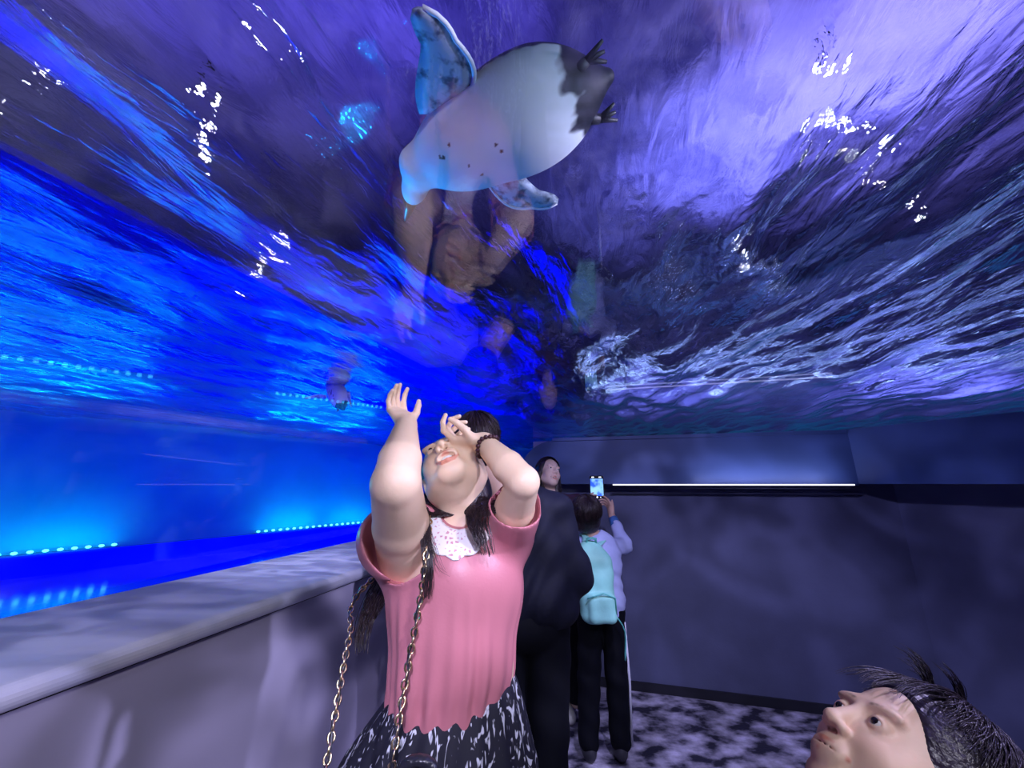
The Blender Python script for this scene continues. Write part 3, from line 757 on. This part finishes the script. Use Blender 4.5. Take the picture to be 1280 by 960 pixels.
# ---------------------------------------------------------------- man in black, back to the camera
M_blk = mat('black cotton', (.005, .006, .018), .75, var=.3, scale=9, spec=.25, bump=.15, bscale=60)
M_blkp = mat('black trousers', (.002, .0025, .006), .8, var=.2, scale=8, spec=.15)
M_tan = skin('tan skin', (.55, .34, .26))
M_shoe = mat('dark shoes', (.03, .03, .04), .5); M_wshoe = mat('white sneaker', (.75, .72, .68), .6, var=.15, scale=30)
mr = empty('person', (.08, 1.72, 0), 'man in black standing with his back turned, behind the woman in pink', 'person')
mC = P(598, 552, 1.74); mM = frame((-.15, .95, .28), (-.12, -.25, .95)); nb = P(630, 622, 1.74)
def body_lower(F, cx, cyy, hip, sp, rt, rk, ra, ft=(0, 1), fl=.13, k=.03, lean=(0, 0)):
    for sx in (-1, 1):
        F.chain([V(cx+sx*sp*.8, cyy, hip), V(cx+sx*sp+lean[0]*.5, cyy+lean[1], hip*.53), V(cx+sx*sp*1.1+lean[0], cyy, .07)], [rt, rk, ra], k)
b = Field((-.40, 1.40, -.01), (.46, 2.1, 1.90), .005)
head(b, mC, mM, 1.07, nb, .055)
b.add(ell(P(655, 690, 1.74), (.19, .11, .24)), .03); b.add(ell((.065, 1.74, 1.0), (.15, .12, .15)), .05)
b.add(cap(P(590, 645, 1.74), P(690, 635, 1.74), .06, .06), .04)
ShM, ElM, WrM = P(694, 640, 1.74), P(712, 722, 1.76), P(700, 700, 1.98)
b.chain([ShM, ElM], [.055, .045], .02); b.chain([ElM, WrM], [.042, .028], .02); hand(b, WrM, V(-.4, .5, .6), V(-.8, .3, .2), 1, 1, (.5, .5, .5, .5))
SlM, EmM, WlM = P(588, 650, 1.74), P(566, 720, 1.78), P(600, 690, 1.98)
b.chain([SlM, EmM], [.055, .045], .02); b.chain([EmM, WlM], [.042, .028], .02); hand(b, WlM, V(.4, .5, .6), V(.8, .3, .2), -1, 1, (.5, .5, .5, .5))
for sx in (-1, 1):
    b.chain([V(.06+sx*.075, 1.74, .95), V(.05+sx*.085, 1.74, .5), V(.045+sx*.095, 1.76, .09)], [.080, .055, .040], .03)
b.build('body', M_tan, mr, face_cols(mC, mM, 1.07)); eyes(mr, mC, mM, 1.07)
f = Field((-.50, 1.35, .92), (.52, 2.15, 1.62), .0055)
f.add(ell(P(652, 690, 1.74), (.215, .145, .27)), .03); f.add(ell((.085, 1.74, 1.05), (.195, .15, .14)), .06)
f.add(cap(P(592, 645, 1.74), P(688, 632, 1.74), .080, .078), .05)
f.chain([ShM, ElM+V(.01, 0, 0), WrM*.8+ElM*.2], [.083, .083, .055], .02)
f.chain([SlM, EmM, WlM*.8+EmM*.2], [.083, .080, .055], .02)
def jf(x, y, z): return .011*np.sin(x*21+z*27+2*np.sin(z*8))*np.sin(z*13-x*9+y*7)+.005*np.sin(x*60-z*42+3*np.sin(x*12))
f.warp(jf); f.sub(cap(nb+V(0, 0, .03), nb+V(-.03, 0, .25), .062, .07), .01); f.cut(lambda x, y, z: .965-z+0*x+0*y)
f.build('shirt', M_blk, mr)
f = Field((-.25, 1.5, .03), (.45, 2.0, 1.12), .006)
f.add(ell((.065, 1.74, .98), (.165, .14, .13)), .03)
for sx in (-1, 1): f.chain([V(.06+sx*.08, 1.74, .93), V(.05+sx*.085, 1.74, .5), V(.045+sx*.095, 1.76, .09)], [.096, .075, .062], .012)
f.warp(lambda x, y, z: .004*np.sin(z*38+x*20)*np.sin(y*18+z*9)); f.cut(lambda x, y, z: .06-z+0*x+0*y); f.build('trousers', M_blkp, mr)
f = Field((mC-.22), (mC+.22), .005); f.add(ell(mC+mM @ V(0, -.02, .03), (.097, .115, .103), mM), .02); f.add(ell(mC+mM @ V(0, -.055, -.045), (.072, .055, .07), mM), .03)
f.sub(ell(mC+mM @ V(0, .10, -.025), (.09, .085, .11), mM), .01)
for x in (-1, 1): f.sub(ell(mC+mM @ V(x*.085, .005, -.02), (.03, .035, .045), mM), .01)
hr = f.build('hair', M_hair, mr); scalp(hr, mC, mM, 1.07, 420, (.092, .110, .098), 12, back=2.5)
def shoe(root, c, d, L=.13, m=None, wd=.045, nm='shoe'):
    d = nrm(d); M = frame(d, V(0, 0, 1)); c = np.array(c, float); f = Field(c-V(.2, .2, .06), c+V(.2, .2, .12), .005)
    f.add(ell(c+d*L*.35+V(0, 0, .04), (wd, L*.72, .042), M), .02); f.add(ell(c-d*L*.2+V(0, 0, .055), (wd*.9, L*.45, .055), M), .03)
    f.cut(lambda x, y, z: .004-z+0*x+0*y); o = f.build(nm, m or M_shoe, root)
    return o
for sx in (-1, 1): shoe(mr, (.045+sx*.095, 1.76, 0), V(sx*.2, 1, 0))

# ---------------------------------------------------------------- boy filming with a phone
by = empty('person', (.53, 2.62, 0), 'boy in a pale blue shirt seen from behind, filming the pool with a raised phone', 'person')
bC = P(733, 643, 2.62); bM = frame((.12, .93, .35), (0, -.33, .94)); bn = P(742, 672, 2.62)
Sh, El, Wr, Ph = P(758, 686, 2.62), P(780, 682, 2.76), P(765, 645, 2.90), P(746, 609, 2.95)
Sl, El2, Wl = P(724, 684, 2.62), P(722, 672, 2.84), P(732, 640, 2.92)
M_bsk = skin('warm skin', (.62, .38, .30)); cx, bz = .545, 2.62
b = Field((.25, 2.4, -.01), (.95, 3.1, 1.68), .005)
head(b, bC, bM, 1.0, bn, .042)
b.add(ell((cx, bz, 1.02), (.13, .08, .18)), .03); b.add(ell((cx, bz, .80), (.12, .085, .12)), .04)
b.add(cap(Sl, Sh, .045), .03); b.chain([Sh, El, Wr], [.042, .035, .022], .015); b.chain([Sl, El2, Wl], [.042, .035, .022], .015)
hand(b, Wr, P(756, 612, 2.95)-Wr, V(-.9, -.2, .1), 1, .9, (.4, .7, .8, .8), .05, (.2, .9, -.2))
hand(b, Wl, P(735, 612, 2.96)-Wl, V(.9, -.2, .1), -1, .9, (.4, .6, .7, .8), .05, (.2, .9, -.2))
for sx in (-1, 1): b.chain([V(cx+sx*.065, bz, .76), V(cx-.01+sx*.075, bz, .40), V(cx-.02+sx*.085, bz, .07)], [.07, .048, .035], .02)
b.build('body', M_bsk, by, face_cols(bC, bM)); eyes(by, bC, bM)
M_bsh = mat('pale blue cotton', (.50, .55, .92), .7, var=.1, scale=10, bump=.1, bscale=80)
M_cuff = mat('blue cuff', (.05, .16, .45), .7)
f = Field((.25, 2.4, .66), (.96, 3.1, 1.50), .0045)
f.add(ell((cx, bz, 1.02), (.145, .098, .20)), .03); f.add(ell((cx+.01, bz, .82), (.140, .105, .16)), .05); f.add(cap(Sl, Sh, .056), .03)
f.chain([Sh, El, El*.35+Wr*.65], [.055, .052, .038], .015); f.chain([Sl, El2, El2*.35+Wl*.65], [.055, .052, .038], .015)
f.warp(lambda x, y, z: .004*np.sin(x*38+z*44)*np.sin(z*26-x*20)+.002*np.sin(z*100+x*60)); f.sub(cap(bn+V(0, 0, .02), bn+V(0, 0, .2), .046), .006); f.cut(lambda x, y, z: .72-z+0*x+0*y)
f.build('shirt', M_bsh, by)
q0, q1 = El*.33+Wr*.67, El*.08+Wr*.92; MB().tube([q0, q1], [.036, .032], 16).build('cuff', M_cuff, by, True)
f = Field((.35, 2.45, .03), (.78, 2.8, .95), .005); f.add(ell((cx, bz, .80), (.132, .10, .12)), .03)
for sx in (-1, 1): f.chain([V(cx+sx*.065, bz, .74), V(cx-.01+sx*.082, bz, .40), V(cx-.02+sx*.09, bz, .09)], [.078, .066, .058], .012)
f.warp(lambda x, y, z: .003*np.sin(z*45+x*30)); f.cut(lambda x, y, z: .05-z+0*x+0*y); f.build('trousers', M_blkp, by)
M_str = mat('white side stripe', (.6, .6, .7), .7)
MB().tube([V(cx+.128, bz-.035, .70), V(cx+.136, bz-.035, .40), V(cx+.127, bz-.03, .08)], .0075, 8).build('side_stripe', M_str, by, True)
f = Field(bC-.2, bC+.2, .0045); f.add(ell(bC+bM @ V(0, -.02, .03), (.094, .108, .098), bM), .02); f.add(ell(bC+bM @ V(0, -.05, -.04), (.082, .06, .06), bM), .03)
f.sub(ell(bC+bM @ V(0, .10, -.03), (.09, .085, .10), bM), .01)
for x in (-1, 1): f.sub(ell(bC+bM @ V(x*.088, .01, -.025), (.024, .03, .04), bM), .008)
hr = f.build('hair', M_hair, by); scalp(hr, bC, bM, 1.0, 360, (.095, .110, .100), 13, back=2.3)
for sx in (-1, 1): shoe(by, (cx-.02+sx*.09, bz+.01, 0), V(sx*.1, 1, 0), .11, M_shoe, .04)

# phone
ph = empty('phone', Ph, 'black smartphone with a lit screen showing the blue pool, held up by the boy', 'phone')
pf = nrm(Ph-V(0, 0, H)); pM = np.stack([nrm(np.cross(pf, V(0, 0, 1))), pf, V(0, 0, 0)], 1); pM[:, 2] = np.cross(pM[:, 0], pf)
MB().box(Ph, (.052, .005, .083), pM, .011).build('case', M_can, ph)
M_scr, nt, pb = nodes('phone screen'); tc = nt.nodes.new('ShaderNodeTexCoord'); gr = nt.nodes.new('ShaderNodeTexNoise'); gr.inputs['Scale'].default_value = 15
rp = nt.nodes.new('ShaderNodeValToRGB'); rp.color_ramp.elements[0].position = .42; rp.color_ramp.elements[0].color = (.02, .12, .8, 1); rp.color_ramp.elements[1].position = .58; rp.color_ramp.elements[1].color = (.35, .75, 1, 1)
nt.links.new(tc.outputs['Object'], gr.inputs[0]); nt.links.new(gr.outputs[0], rp.inputs[0]); nt.links.new(rp.outputs[0], pb.inputs['Emission Color']); pb.inputs['Emission Strength'].default_value = .8; nt.links.new(rp.outputs[0], pb.inputs['Base Color'])
MB().box(Ph-pf*.0056, (.046, .0006, .061), pM, .004).build('screen', M_scr, ph)
M_ui = emis('white phone interface', (.9, .95, 1), 1.6)
for i in range(-1, 2): MB().ball(Ph-pf*.0054+pM @ V(i*.024, 0, -.071), .0036+.0026*(i == 0), 6).build('screen_button', M_ui, ph, True)
for x in (-.026, .026): MB().box(Ph-pf*.0054+pM @ V(x, 0, .072), (.009, .0008, .0035), pM).build('screen_icon', M_ui, ph)
# backpack
M_mint = mat('mint nylon', (.36, .84, .76), .55, var=.2, scale=8, bump=.15, bscale=50); M_mintd = mat('deep mint trim', (.12, .50, .45), .6)
bp = empty('backpack', (.53, 2.47, .75), 'mint green backpack worn by the boy filming with the phone', 'backpack')
pc = V(.475, 2.46, .97)
f = Field((.33, 2.25, .58), (.72, 2.66, 1.30), .0045)
f.add(rbox(pc+V(.015, 0, -.05), (.098, .072, .185), .055), .02); f.add(ell(pc+V(-.01, 0, .12), (.085, .062, .085)), .04); f.add(rbox(pc+V(.03, -.055, -.14), (.078, .045, .08), .035), .012)
f.warp(lambda x, y, z: .004*np.sin(z*40+x*26)*np.sin(x*33-z*18)); pk = f.build('pack_body', M_mint, bp)
m = MB(); m.tube([pc+V(-.06, -.105, -.085), pc+V(.03, -.118, -.055), pc+V(.10, -.095, -.085), pc+V(.105, -.08, -.17)], .004, 6); m.build('pocket_zip', M_mintd, pk, True)
MB().tube(curve_pts([pc+V(-.03, 0, .17), pc+V(-.03, -.03, .215), pc+V(.02, -.03, .215), pc+V(.02, 0, .17)], .02), .008, 8).build('grab_handle', M_mintd, bp, True)
MB().tube(curve_pts([pc+V(.02, .02, .16), Sh+V(-.035, -.06, .055), Sh+V(-.03, .01, .078), Sh+V(-.03, .10, -.02)], .03), .022, 8, .25).build('strap', M_mint, bp, True)
MB().tube(curve_pts([pc+V(-.05, .02, .16), Sl+V(.035, -.06, .055), Sl+V(.03, .01, .078), Sl+V(.03, .10, -.02)], .03), .022, 8, .25).build('strap', M_mint, bp, True)
MB().tube(curve_pts([pc+V(.12, 0, -.20), pc+V(.165, .0, -.28), pc+V(.155, 0, -.42)], .03), .013, 8, .3).build('loose_strap', M_mintd, bp, True)

# ---------------------------------------------------------------- woman with long black hair further back
lr = empty('person', (.31, 3.0, 0), 'smiling woman with long black hair and a dark top, looking up beside the black-clad man', 'person')
lC = P(686, 591, 2.98); lM = frame((.42, -.84, .30), (.10, .30, .94)); ln = P(690, 622, 3.0); lx = ln[0]
M_lsk = skin('light skin', (.78, .55, .46))
b = Field((-.05, 2.65, -.01), (.70, 3.25, 1.80), .005)
head(b, lC, lM, .98, ln, .042, mouth=.006)
b.add(ell((lx+.03, 3.0, 1.22), (.15, .09, .17)), .03); b.add(ell((lx+.03, 3.0, .98), (.15, .10, .15)), .05)
for sx in (-1, 1):
    sh = V(lx+.03+sx*.15, 3.0, 1.37); b.chain([sh, sh+V(sx*.03, .02, -.27), sh+V(sx*.02, -.03, -.5)], [.045, .036, .024], .02); hand(b, sh+V(sx*.02, -.03, -.5), V(0, 0, -1), V(-sx, 0, 0), sx, .95, (.3, .3, .3, .3))
    b.chain([V(lx+.03+sx*.075, 3.0, .9), V(lx+.03+sx*.08, 3.0, .48), V(lx+.05+sx*.08, 3.02, .09)], [.08, .055, .038], .02)
b.build('body', M_lsk, lr, face_cols(lC, lM, .98, mouth=.006)); eyes(lr, lC, lM, .98)
Tl = lambda x, y, z: lC + lM @ (V(x, y, z)*.98)
MB().ball(Tl(0, .079, -.0665), (.018, .012, .005), 8, lM).build('teeth', M_teeth, lr, True)
M_top = mat('dark plum knit', (.09, .03, .06), .8, col2=(.02, .015, .03), scale=14)
f = Field((-.05, 2.7, .8), (.72, 3.25, 1.52), .006)
f.add(ell((lx+.03, 3.0, 1.22), (.165, .11, .20)), .03); f.add(ell((lx+.03, 3.0, .98), (.17, .125, .16)), .05); f.add(cap((lx-.10, 3.0, 1.37), (lx+.17, 3.0, 1.37), .06), .04)
for sx in (-1, 1): sh = V(lx+.03+sx*.15, 3.0, 1.37); f.chain([sh, sh+V(sx*.03, .02, -.27), sh+V(sx*.02, -.02, -.45)], [.058, .05, .04], .02)
f.warp(lambda x, y, z: .005*np.sin(x*33+z*26)); f.sub(cap(ln+V(0, -.03, .03), ln+V(0, 0, .2), .05), .01); f.cut(lambda x, y, z: .85-z+0*x+0*y); f.build('top', M_top, lr)
f = Field((lx-.2, 2.8, .04), (lx+.28, 3.2, 1.02), .006); f.add(ell((lx+.03, 3.0, .92), (.162, .12, .12)), .03)
for sx in (-1, 1): f.chain([V(lx+.03+sx*.075, 3.0, .86), V(lx+.03+sx*.085, 3.0, .48), V(lx+.05+sx*.08, 3.02, .12)], [.09, .07, .055], .02)
f.cut(lambda x, y, z: .09-z+0*x+0*y); f.build('trousers', M_blkp, lr)
f = Field(lC-V(.22, .22, .5), lC+V(.25, .25, .22), .0045); f.add(ell(Tl(0, -.03, .028), (.086, .098, .094), lM), .02); f.add(ell(Tl(0, -.07, -.05), (.08, .05, .09), lM), .03)
for sx in (-1, 1): f.chain([Tl(sx*.066, .015, .05), Tl(sx*.079, .0, -.02), Tl(sx*.08, -.02, -.09), Tl(sx*.09, -.03, -.17)+V(0, 0, -.03), Tl(sx*.10, -.0, -.2)+V(0, -.03, -.12)], [.018, .02, .025, .03, .02], .015)
f.sub(ell(Tl(0, .105, -.035), (.058, .08, .090), lM), .008); hr = f.build('hair', M_hair, lr)
scalp(hr, lC, lM, .98, 260, (.090, .104, .098), 31, front=.62, back=2.0, side=1.5)
strands(hr, [([Tl(x*.06, .0, .06), Tl(x*.088, -.01, -.03), Tl(x*.10, -.02, -.12), Tl(x*.11, .02, -.24)], [.01, .02, .025, .02]) for x in (-1, 1)], 90, .0022, 32)
shoe(lr, P(707, 893, 3.02)*V(1, 1, 0), V(.25, -1, 0), .12, M_wshoe, .045, 'sneaker'); shoe(lr, (lx-.04, 3.02, 0), V(-.1, -1, 0), .12, M_wshoe, .045, 'sneaker')

# ---------------------------------------------------------------- child in the foreground
cr = empty('person', (.75, .62, 0), 'child in the near right corner, only the upturned face and black hair in view', 'person')
cC = P(1135, 966, .66); cM = frame((-.62, .10, .78), (.78, .12, .60)); cn = cC+V(-.02, .06, -.22)
M_csk = skin('child skin', (.84, .58, .46))
b = Field((cC-V(.32, .32, cC[2]+.01)), (cC+V(.36, .36, .2)), .007, [(cC-.13, cC+.13, .0021)])
cs = .98
head(b, cC, cM, cs, cn, .043, child=True)
b.add(ell(cn+V(0, 0, -.14), (.13, .085, .17)), .03); b.add(ell(cn+V(0, 0, -.36), (.125, .09, .14)), .05)
cb = cn+V(0, 0, -.04)
for sx in (-1, 1):
    sh = cb+V(sx*.115, 0, -.01); wv = sh+V(sx*.05, -.02, -.38); b.chain([sh, sh+V(sx*.04, .02, -.2), wv], [.038, .032, .021], .02); hand(b, wv, V(0, 0, -1), V(-sx, 0, 0), sx, .8, (.3, .3, .3, .3))
    b.chain([V(cn[0]+sx*.06, cn[1], cn[2]-.42), V(cn[0]+sx*.07, cn[1], .32), V(cn[0]+sx*.075, cn[1], .07)], [.065, .05, .034], .02)
b.build('body', M_csk, cr, face_cols(cC, cM, cs)); eyes(cr, cC, cM, cs)
M_tee = mat('navy cotton', (.04, .05, .16), .8, var=.2, scale=12)
f = Field(cn+V(-.3, -.2, -.5), cn+V(.3, .2, .08), .006); f.add(ell(cn+V(0, 0, -.14), (.145, .10, .18)), .03); f.add(ell(cn+V(0, 0, -.34), (.14, .105, .15)), .05); f.add(cap(cb+V(-.10, 0, 0), cb+V(.10, 0, 0), .05), .03)
for sx in (-1, 1): sh = cb+V(sx*.115, 0, -.01); f.chain([sh, sh+V(sx*.03, .015, -.15)], [.05, .052], .02)
f.sub(cap(cn+V(0, 0, .0), cn+V(0, 0, .1), .052), .01); f.cut(lambda x, y, z: cn[2]-.46-z+0*x+0*y); f.build('t_shirt', M_tee, cr)
f = Field(V(cn[0]-.2, cn[1]-.15, .02), V(cn[0]+.2, cn[1]+.15, cn[2]-.35), .006); f.add(ell(cn+V(0, 0, -.43), (.135, .10, .09)), .03)
for sx in (-1, 1): f.chain([V(cn[0]+sx*.06, cn[1], cn[2]-.45), V(cn[0]+sx*.07, cn[1], .32), V(cn[0]+sx*.075, cn[1], .1)], [.078, .062, .05], .02)
f.build('trousers', M_blkp, cr)
for sx in (-1, 1): shoe(cr, (cn[0]+sx*.075, cn[1], 0), V(sx*.1, 1, 0), .1, M_shoe, .04)
Tc = lambda x, y, z: cC + cM @ (V(x, y, z)*cs)
f = Field(cC-.22, cC+.24, .0032); f.add(ell(Tc(0, -.03, .036), (.090, .106, .094), cM), .02); f.add(ell(Tc(0, -.06, -.02), (.087, .07, .08), cM), .03)
f.sub(ell(Tc(0, .10, -.025), (.080, .088, .105), cM), .006)
M_hair2 = hairm('glossy black hair', (.010, .007, .012), (.035, .025, .045), (50, 6, 50))
hr = f.build('hair', M_hair2, cr)
scalp(hr, cC, cM, cs, 1500, (.092, .110, .098), 21, front=.62, m=M_hair2, r0=.0011, side=1.55, back=2.3, c0=(0, -.026, .036))
Gc = []
rg = random.Random(4)
for i in range(9):
    x = -.045+.012*i; Gc.append(([Tc(x*.6, -.01, .131), Tc(x*.8, .035, .119), Tc(x, .068, .092), Tc(x*1.1+rg.uniform(-.01, .01), .085, .062), Tc(x*1.15+rg.uniform(-.014, .014), .090, .045)], [.006, .006, .005, .004, .003]))
strands(hr, Gc, 60, .0009, 5, m=M_hair2, wav=.002)
Gc = [([Tc(x, y, .128), Tc(x*1.2, y+.012, .142), Tc(x*1.5, y+.035, .150), Tc(x*1.9+.01, y+.055, .146)], [.004, .007, .010, .014]) for x, y in ((-.015, .0), (.01, .02), (.025, -.01))]
strands(hr, Gc, 70, .0009, 6, m=M_hair2)


# ================================================================== PENGUINS
M_pb, nt, pb = nodes('penguin feathers'); pb.inputs['Roughness'].default_value = .6
a = nt.nodes.new('ShaderNodeVertexColor'); a.layer_name = 'Col'; nt.links.new(a.outputs[0], pb.inputs['Base Color'])
M_flip = mat('speckled grey flipper', (.42, .50, .62), .6, col2=(.08, .10, .16), scale=38, lo=.35, hi=.52, detail=3)
M_beak = mat('black beak', (.02, .02, .03), .35); M_foot = mat('black foot', (.03, .03, .04), .5)
M_rim = mat('white flipper edge', (.8, .85, .95), .6)
def penguin(rootloc, tail, headp, beak, down, W, fl, label, res=.0042):
    """tail/headp: ends of the trunk; down: the way the belly faces"""
    pr = empty('penguin', rootloc, label, 'penguin')
    ax = nrm(headp-tail); L = np.linalg.norm(headp-tail); M = frame(ax, -np.array(down)); c = tail*.55+headp*.45
    lo = np.minimum.reduce([tail, headp, beak])-W*1.4; hi = np.maximum.reduce([tail, headp, beak])+W*1.4
    f = Field(lo, hi, res)
    f.add(ell(c, (W*.98, L*.50, W*.86), M), .02); f.add(ell(c-ax*L*.12, (W*1.0, L*.36, W*.85), M), .03); f.add(ell(c+ax*L*.27, (W*.72, L*.26, W*.68), M), .05)
    f.add(cap(tail+ax*L*.10, tail-ax*L*.10, W*.34, W*.10), .05)
    hd = nrm(beak-headp); hc = headp+hd*W*.50
    f.chain([c+ax*L*.35, headp, hc], [W*.58, W*.40, W*.25], .03); f.add(ell(hc+hd*W*.1, (W*.27, W*.40, W*.27), frame(hd, -np.array(down))), .02)
    def cf(v):
        q = (v-c) @ M; t = q[:, 1]/L
        nz = .012*np.sin(t*90)+.01*np.sin(t*47+1)+.012*np.sin(q[:, 0]*80)+.01*np.sin(q[:, 0]*151+2)
        side = (q[:, 2]/W) - .02 + nz*1.5          # above this = dark back
        rear = (-t-.40) + nz*.8 + .05*np.abs(np.sin(q[:, 0]/W*4.2+.6))+.035*np.abs(((q[:, 0]/W*3.1+.3) % 1)-.5)*2+.02*np.abs(((q[:, 0]/W*8.3) % 1)-.5)
        dark = np.clip(side*12, 0, 1)
        rr = np.clip(rear*30, 0, 1); dark = np.maximum(dark, rr)
        hq = (v-hc); hf = np.clip((W*.42-np.sqrt((hq**2).sum(1)))/(W*.06), 0, 1)*np.clip((q[:, 2]/W+.05)*12, 0, 1)
        dark = np.maximum(dark, hf)
        col = np.array([.80, .88, .92])[None]*(1-dark[:, None])+np.array([.008, .010, .02])[None]*dark[:, None]
        # scattered black belly spots
        rg = np.random.RandomState(5)
        for i in range(7):
            s_ = c+M @ V(rg.uniform(-.5, .5)*W, rg.uniform(-.05, .38)*L, -.8*W); d = np.sqrt(((v-s_)[:, :2]**2).sum(1)); k = (d < W*.03)[:, None]*(dark[:, None] < .5); col = np.where(k, .03, col)
        return col
    f.build('body', M_pb, pr, cf)
    bk = MB().tube([hc+hd*W*.40, hc+hd*W*.65, hc+hd*W*.92, hc+hd*W*1.05+np.array(down)*W*.07], [W*.17, W*.13, W*.08, W*.02], 10); bk.build('beak', M_beak, pr, True)
    for x in (-1, 1): MB().ball(hc+hd*W*.15+M @ V(x*W*.255, 0, -.02*W), W*.04, 6).build('eye', M_iris, pr, True)
    for (r, t, wd, n) in fl:
        d = nrm(t-r); Ls = np.linalg.norm(t-r); n = nrm(n); sd = np.cross(d, n); m = MB(); K = 14; up = []; lowr = []
        pts = []
        for i in range(K+1):
            s_ = i/K; wv = wd*(.62+.55*math.sin(math.pi*min(1, s_*1.25+.12))) * (1 if s_ < .75 else math.sqrt(max(0, 1-((s_-.75)/.26)**2)))
            ctr = r+d*Ls*s_+sd*wd*.5*math.sin(s_*2.6)*.8
            pts.append([ctr-sd*wv*.5, ctr-sd*wv*.25-n*.006, ctr-n*.009, ctr+sd*wv*.25-n*.006, ctr+sd*wv*.5, ctr+sd*wv*.25+n*.006, ctr+n*.009, ctr-sd*wv*.25+n*.006])
        v = [p for q in pts for p in q]; fcs = [[i*8+k, i*8+(k+1) % 8, (i+1)*8+(k+1) % 8, (i+1)*8+k] for i in range(K) for k in range(8)]+[list(range(8))[::-1], [K*8+k for k in range(8)]]
        fo = mesh('flipper', v, fcs, M_flip, pr)
        MB().tube([q[4] for q in pts], wd*.045, 6).build('flipper_edge', M_rim, fo, True)
    for x in (-1, 1):
        p0 = tail+ax*L*.06+M @ V(x*W*.35, 0, -.25*W); p1 = p0-ax*W*.3+M @ V(x*W*.15, 0, 0)
        m = MB().tube([p0, p1], [W*.12, W*.09], 8)
        for j in (-1, 0, 1): m.tube([p1, p1-ax*W*.30+M @ V(j*W*.16, 0, 0)], [W*.07, W*.03], 6)
        m.build('foot', M_foot, pr, True)
    return pr
dn = V(0, -.25, -1)
penguin(PZ(630, 165, 2.38), PZ(735, 108, 2.40), PZ(526, 208, 2.35), PZ(505, 282, 2.31), dn, .128,
        [(PZ(548, 140, 2.38), PZ(506, 12, 2.36), .125, (0, -.3, -1)), (PZ(612, 212, 2.36), PZ(700, 244, 2.31), .095, (0, -.3, -1))],
        'large white bellied penguin floating overhead, one long flipper stretched up', .004)
tp, hp_ = PZ(430, 512, 2.36), PZ(414, 474, 2.40)
def at_t(u, v, t): r = ray(u, v); return V(0, 0, H)+r*t
penguin(at_t(420, 490, 3.7), at_t(428, 508, 3.7), at_t(414, 472, 3.75), at_t(405, 466, 3.6), V(.2, -.8, -.5), .085,
        [(at_t(408, 496, 3.65), at_t(382, 499, 3.6), .045, (0, -.6, -1)), (at_t(436, 490, 3.7), at_t(440, 508, 3.7), .04, (0, -.6, -1))],
        'small dark penguin swimming further off left of the raised hand', .004)
